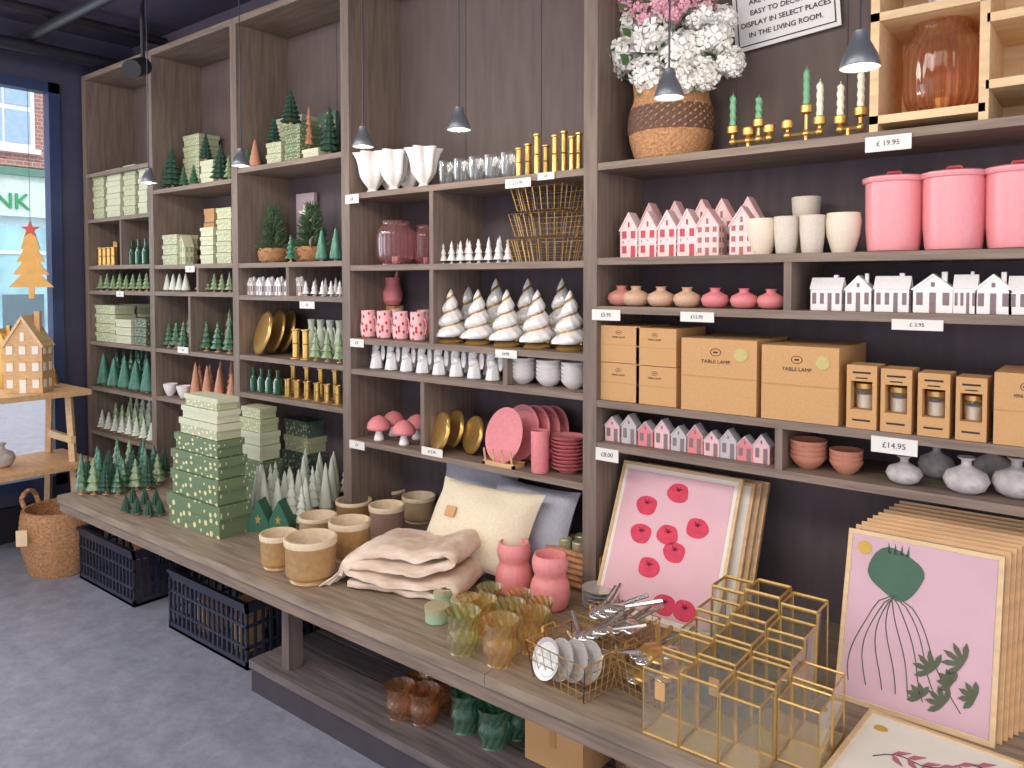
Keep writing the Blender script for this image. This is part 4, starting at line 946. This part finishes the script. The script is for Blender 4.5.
for k in range(3): frame('framed_print',-1.24+k*.012,-.84+k*.012,2.025+k*.022,.44,.17,'light wood picture frame stacked behind the tomato print',None,LWOOD,group='frames leaning behind prints')
frame('framed_print',-.53,-.20,1.905,.40,.11,'framed print of a green root plant on rose paper',art_plant,LWOOD2)
for k in range(9): frame('framed_print',-.52+.008*k,-.19+.008*k,1.93+k*.021,.405+.004*k,.11,'light wood picture frame in a leaning stack',None,LWOOD,group='stack of leaning frames')
o=frame('framed_print',-.50,-.19,1.50,.33,.0,'framed plant sketch lying flat on the counter',art_sketch,LWOOD2)
o.rotation_euler=(-pi/2,0,-.06); o.location=(-.462,1.545,ZC+.018)
# price tags
G='shelf price tags'
def tag(u,v,w,h,text):
    p=onY(u,v,D-.0015); m=MP(p.x,p.y,p.z)
    k_=D/math.hypot(p.x,p.y)
    W_=w*m/max(.5,(k_*.6+.4)); H_=h*m*.9
    o=bpy.data.objects.new('price_tag',None); col.objects.link(o); o.location=(p.x,p.y,p.z); o['label']='white shelf edge price tag reading '+text; o['category']='price tag'; o['group']=G
    mkobj('card',MB().box(-W_/2,W_/2,-.001,.001,-H_/2,H_/2).mesh('tg',TAG,smooth=False),o)
    tm=textmesh(text,min(H_*.5,W_/len(text)*1.2),.0003); tm.materials.append(INK); t_=mkobj('lettering',tm,o,(0,-.0015,0)); t_.rotation_euler=(pi/2,0,0)
for u,v,w,h,t in ((606,315,30,12,'£5.95'),(697,317,34,11,'£12.95'),(607,455,24,14,'£8.00'),(888,143,42,17,'£ 19.95'),(917,325,46,12,'£ 3.95'),(894,446,42,18,'£14.95'),(352,199,16,10,'£6'),(518,183,28,10,'£12.95'),(546,176,18,8,'£8'),(357,343,16,9,'£9'),(506,354,24,9,'£4.95'),(357,445,18,9,'£7'),(432,452,24,9,'£11.95'),(307,305,18,8,'£3'),(190,269,12,7,'£5'),(183,350,14,7,'£6'),(120,294,10,6,'£2')):
    tag(u,v,w,h,t)
# pendant lamps
G='grey pendant lamps'
for u,v,y in ((149,183,1.75),(241,166,1.75),(363,147,1.75),(459,130,1.75),(669,98,1.7),(860,68,1.55)):
    p=onY(u,v,y); s_=.8
    o=inst('pendant','pendant_lamp',p,s_,'small grey metal cone pendant lamp on a black cord','lamp',G)
    for c in o.children:
        if c.name.startswith('cord'): zz_=(3.0-p.z)/s_; c.scale=(1,1,(zz_-.09)/(2.4-.09)); c.location.z=.09-.09*c.scale[2]
    l=bpy.data.lights.new('pendant_light','POINT'); l.energy=2.0; l.color=(1,.86,.68); l.shadow_soft_size=.03
    lo=bpy.data.objects.new('pendant_light',l); col.objects.link(lo); lo.location=p+Vector((0,0,-.03))
p=onY(143,66,1.9)
thing('ceiling_spotlight',(('lamp_head',MB().rod((0,0,0),(.09,-.10,-.05),.045,0,16).mesh('s',BLKM)),('bracket',MB().rod((0,0,.0),(0,0,3.0-p.z),.012).mesh('br',BLKM))),p,'black ceiling spotlight on a short pole','lamp')
# ===== under the counter =====
def crate(x0,x1,y0,dep,h,label):
    w=x1-x0; body=MB()
    body.box(0,w,0,dep,0,.012)
    for z0_,z1_ in ((0,.03),(h*.3,h*.34),(h*.62,h*.66),(h-.04,h)):
        body.box(0,w,0,.012,z0_,z1_).box(0,w,dep-.012,dep,z0_,z1_).box(0,.012,0,dep,z0_,z1_).box(w-.012,w,0,dep,z0_,z1_)
    n=int(w/.035)
    for i in range(n+1):
        x=(w-.012)*i/n; body.box(x,x+.012,.002,.01,0,h).box(x,x+.012,dep-.01,dep-.002,0,h)
    n=int(dep/.035)
    for i in range(n+1):
        y=(dep-.012)*i/n; body.box(.002,.01,y,y+.012,0,h).box(w-.01,w-.002,y,y+.012,0,h)
    rim=MB().box(-.008,w+.008,-.008,.004,h-.015,h).box(-.008,w+.008,dep-.004,dep+.008,h-.015,h).box(-.008,.004,-.008,dep+.008,h-.015,h).box(w-.004,w+.008,-.008,dep+.008,h-.015,h)
    thing('plastic_crate',(('crate_body',body.mesh('cb',BLACK,smooth=False)),('rim',rim.mesh('cr',BLACK,smooth=False))),(x0,y0,.001),label,'crate',group='black plastic crates')
crate(-4.12,-3.54,1.64,.33,.26,'black plastic slatted crate under the counter end'); crate(-3.22,-2.62,1.64,.33,.26,'black plastic slatted crate under the counter')
for x,y in ((-3.05,1.74),(-2.9,1.84),(-2.77,1.74)): inst('g_kraft','small_box',(x,y,.014),(.1,.1,.14),'small kraft box inside a black crate','box','boxes in crates')
G='glass vases on the low platform'
for u,v,w,h,k in ((400,724,30,42,'gobdk'),(424,730,32,44,'gobdk'),(443,714,30,40,'gobdk'),(416,704,26,30,'gobdk')): put(k,'glass_vase',u,v,w,h,'dark amber swirled glass vase on the platform','vase',G,z=.12)
for u,v,w,h in ((466,738,34,50),(494,754,36,52),(519,744,32,48),(474,712,30,34),(502,722,32,40)): put('gobdgr','glass_vase',u,v,w,h,'bottle green swirled glass vase on the platform','vase',G,z=.12)
p=onZ(552,772,.12); inst('kraft','carton',(p.x,p.y+.09,.121),(.2,.17,.12),'brown kraft carton on the low platform','box')
p=onZ(630,800,.12); inst('planter','woven_basket',(p.x,p.y+.1,.121),(.17,.17,.1),'small woven basket under the counter','basket')
# ===== left corner =====
p=onZ(44,580,0); 
a,pr=weave(lambda t:.38+.1*math.sin(t*pi*.75),112,28,.03,20)
a.lathe([(pr[-1][0],1),(.42,1.0),(.4,.15),(.01,.12)],32,0,capb=False)
ps=[('basket_body',a.mesh('fb',WICK,60))]
for s_ in (-1,1): ps.append(('handle',MB().path([(.44*s_,-.12,.92)]+[(.5*s_,-.14*math.cos(t),1+.22*math.sin(t)) for t in [i*pi/6 for i in range(1,6)]]+[(.44*s_,.12,.92)],.03,0,8).mesh('fh',WICK)))
kind('floorbasket',*ps)
inst('floorbasket','floor_basket',(p.x-.1,p.y+.13,.001),(.40,.40,.33),'tall woven seagrass basket with handles on the floor','basket','floor baskets',.5)
inst('floorbasket','floor_basket',(p.x+.06,p.y+.48,.001),(.24,.24,.3),'smaller woven basket behind the first','basket','floor baskets',.2)
thing('kraft_tag',(('tag_card',MB().box(-.025,.025,0,.002,-.08,0).mesh('kt2',mat('cream_tag',(232,206,166),.8),smooth=False)),),(p.x-.02,p.y-.09,.27),'kraft paper tag hanging on the basket','tag',rot=.9)
tx0,tx1,ty0,ty1=-4.98,-4.52,.9,1.88
ps=[('table_top',MB().box(tx0,tx1,ty0,ty1,.87,.9).mesh('tt',LWOOD,smooth=False)),('lower_shelf',MB().box(tx0-.0,tx1+.03,ty0,ty1+.02,.47,.5).mesh('ls',LWOOD,smooth=False))]
for yy in (ty0+.05,ty1-.08):
    for (xa,xb) in ((tx0+.1,tx0+.02),(tx1-.1,tx1+.0)):
        l=MB(); l.rod((xa,yy,.87),(xb,yy,0),.022,0,4); ps.append(('leg',l.mesh('leg',LWOOD2,smooth=False)))
    ps.append(('cross_rail',MB().box(tx0+.06,tx1-.05,yy-.012,yy+.012,.6,.64).mesh('cr',LWOOD2,smooth=False)))
thing('trestle_table',tuple(ps),(0,0,0),'light wood trestle table with lower shelf by the window','table')
def tput(key,name,u,y,z,w,d,h,label,cat,rot=0):
    x=XU(u,y,z); inst(key,name,(x,y,z+.001),(w,d,h),label,cat,None,rot)
tput('h_wood','wooden_house',29,1.62,.90,.2,.16,.40,'tall wooden gable house ornament with pale windows','house ornament',.75)  # window panes simply take the cream paper colour
tput('h_gold','wooden_house',4,1.60,.90,.12,.12,.32,'small gold house ornament beside the wooden house','house ornament',.75)
tput('v_grey','round_vase',2,1.5,.50,.13,.13,.13,'pale round vase on the lower table shelf','vase')
tput('t_gold','ornament_tree',54,1.78,.90,.06,.06,.13,'small gold tree ornament on table','tree ornament')
a=MB()
for k,(w_,z_) in enumerate(((.16,.0),(.13,.1),(.1,.2),(.07,.3))):
    a.poly([(-w_,z_),(w_,z_),(.03,z_+.14),(-.03,z_+.14)],-.006-.0005*k,.006+.0005*k)
a.box(-.02,.02,-.006,.006,-.09,0)
st=MB().poly([((.07 if k%2==0 else .028)*math.sin(k*pi/5),.46+(.07 if k%2==0 else .028)*math.cos(k*pi/5)) for k in range(10)][::-1],-.008,.008)
yy=1.73; xx=XW+.1
thing('hanging_tree',(('tree_panel',a.mesh('ht',mat('gold_wood',(232,176,92),.5),smooth=False)),('star',st.mesh('hs',mat('copper_red',(214,84,60),.5),smooth=False)),('cord',MB().rod((0,0,.5),(0,0,1.7),.002).mesh('hc',BLACK))),(xx,yy,1.47),'flat wooden tree with a red star hanging in the window','decoration',rot=.95,scale=.72)

# ---------------- lights ----------------
w=bpy.data.worlds.new('world'); sc.world=w; w.use_nodes=True
bg=w.node_tree.nodes['Background']; bg.inputs[0].default_value=(.89,.87,.94,1); bg.inputs[1].default_value=1.95
def area(loc,rot,sx,sy_,e,c=(1,.94,.86)):
    l=bpy.data.lights.new('fill_light','AREA'); l.shape='RECTANGLE'; l.size=sx; l.size_y=sy_; l.energy=e; l.color=c
    o=bpy.data.objects.new('fill_light',l); col.objects.link(o); o.location=loc; o.rotation_euler=rot
area((-3.6,-.3,2.95),(.65,0,0),1.8,.9,50); area((-1.6,-.4,2.95),(.65,0,0),1.8,.9,50); area((.4,-.5,2.95),(.65,0,0),1.8,.9,40)  # unseen area lamps added under the ceiling to brighten aisle and shelves
area((-5.3,.0,1.8),(0,-pi/2,0),2.2,3,60,(.8,.88,1))  # added cool lamp outside the glass, standing in for window daylight
sn=bpy.data.lights.new('sun','SUN'); sn.energy=1.0; sn.angle=.3; so=bpy.data.objects.new('sun',sn); col.objects.link(so); so.rotation_euler=(.3,.9,0)
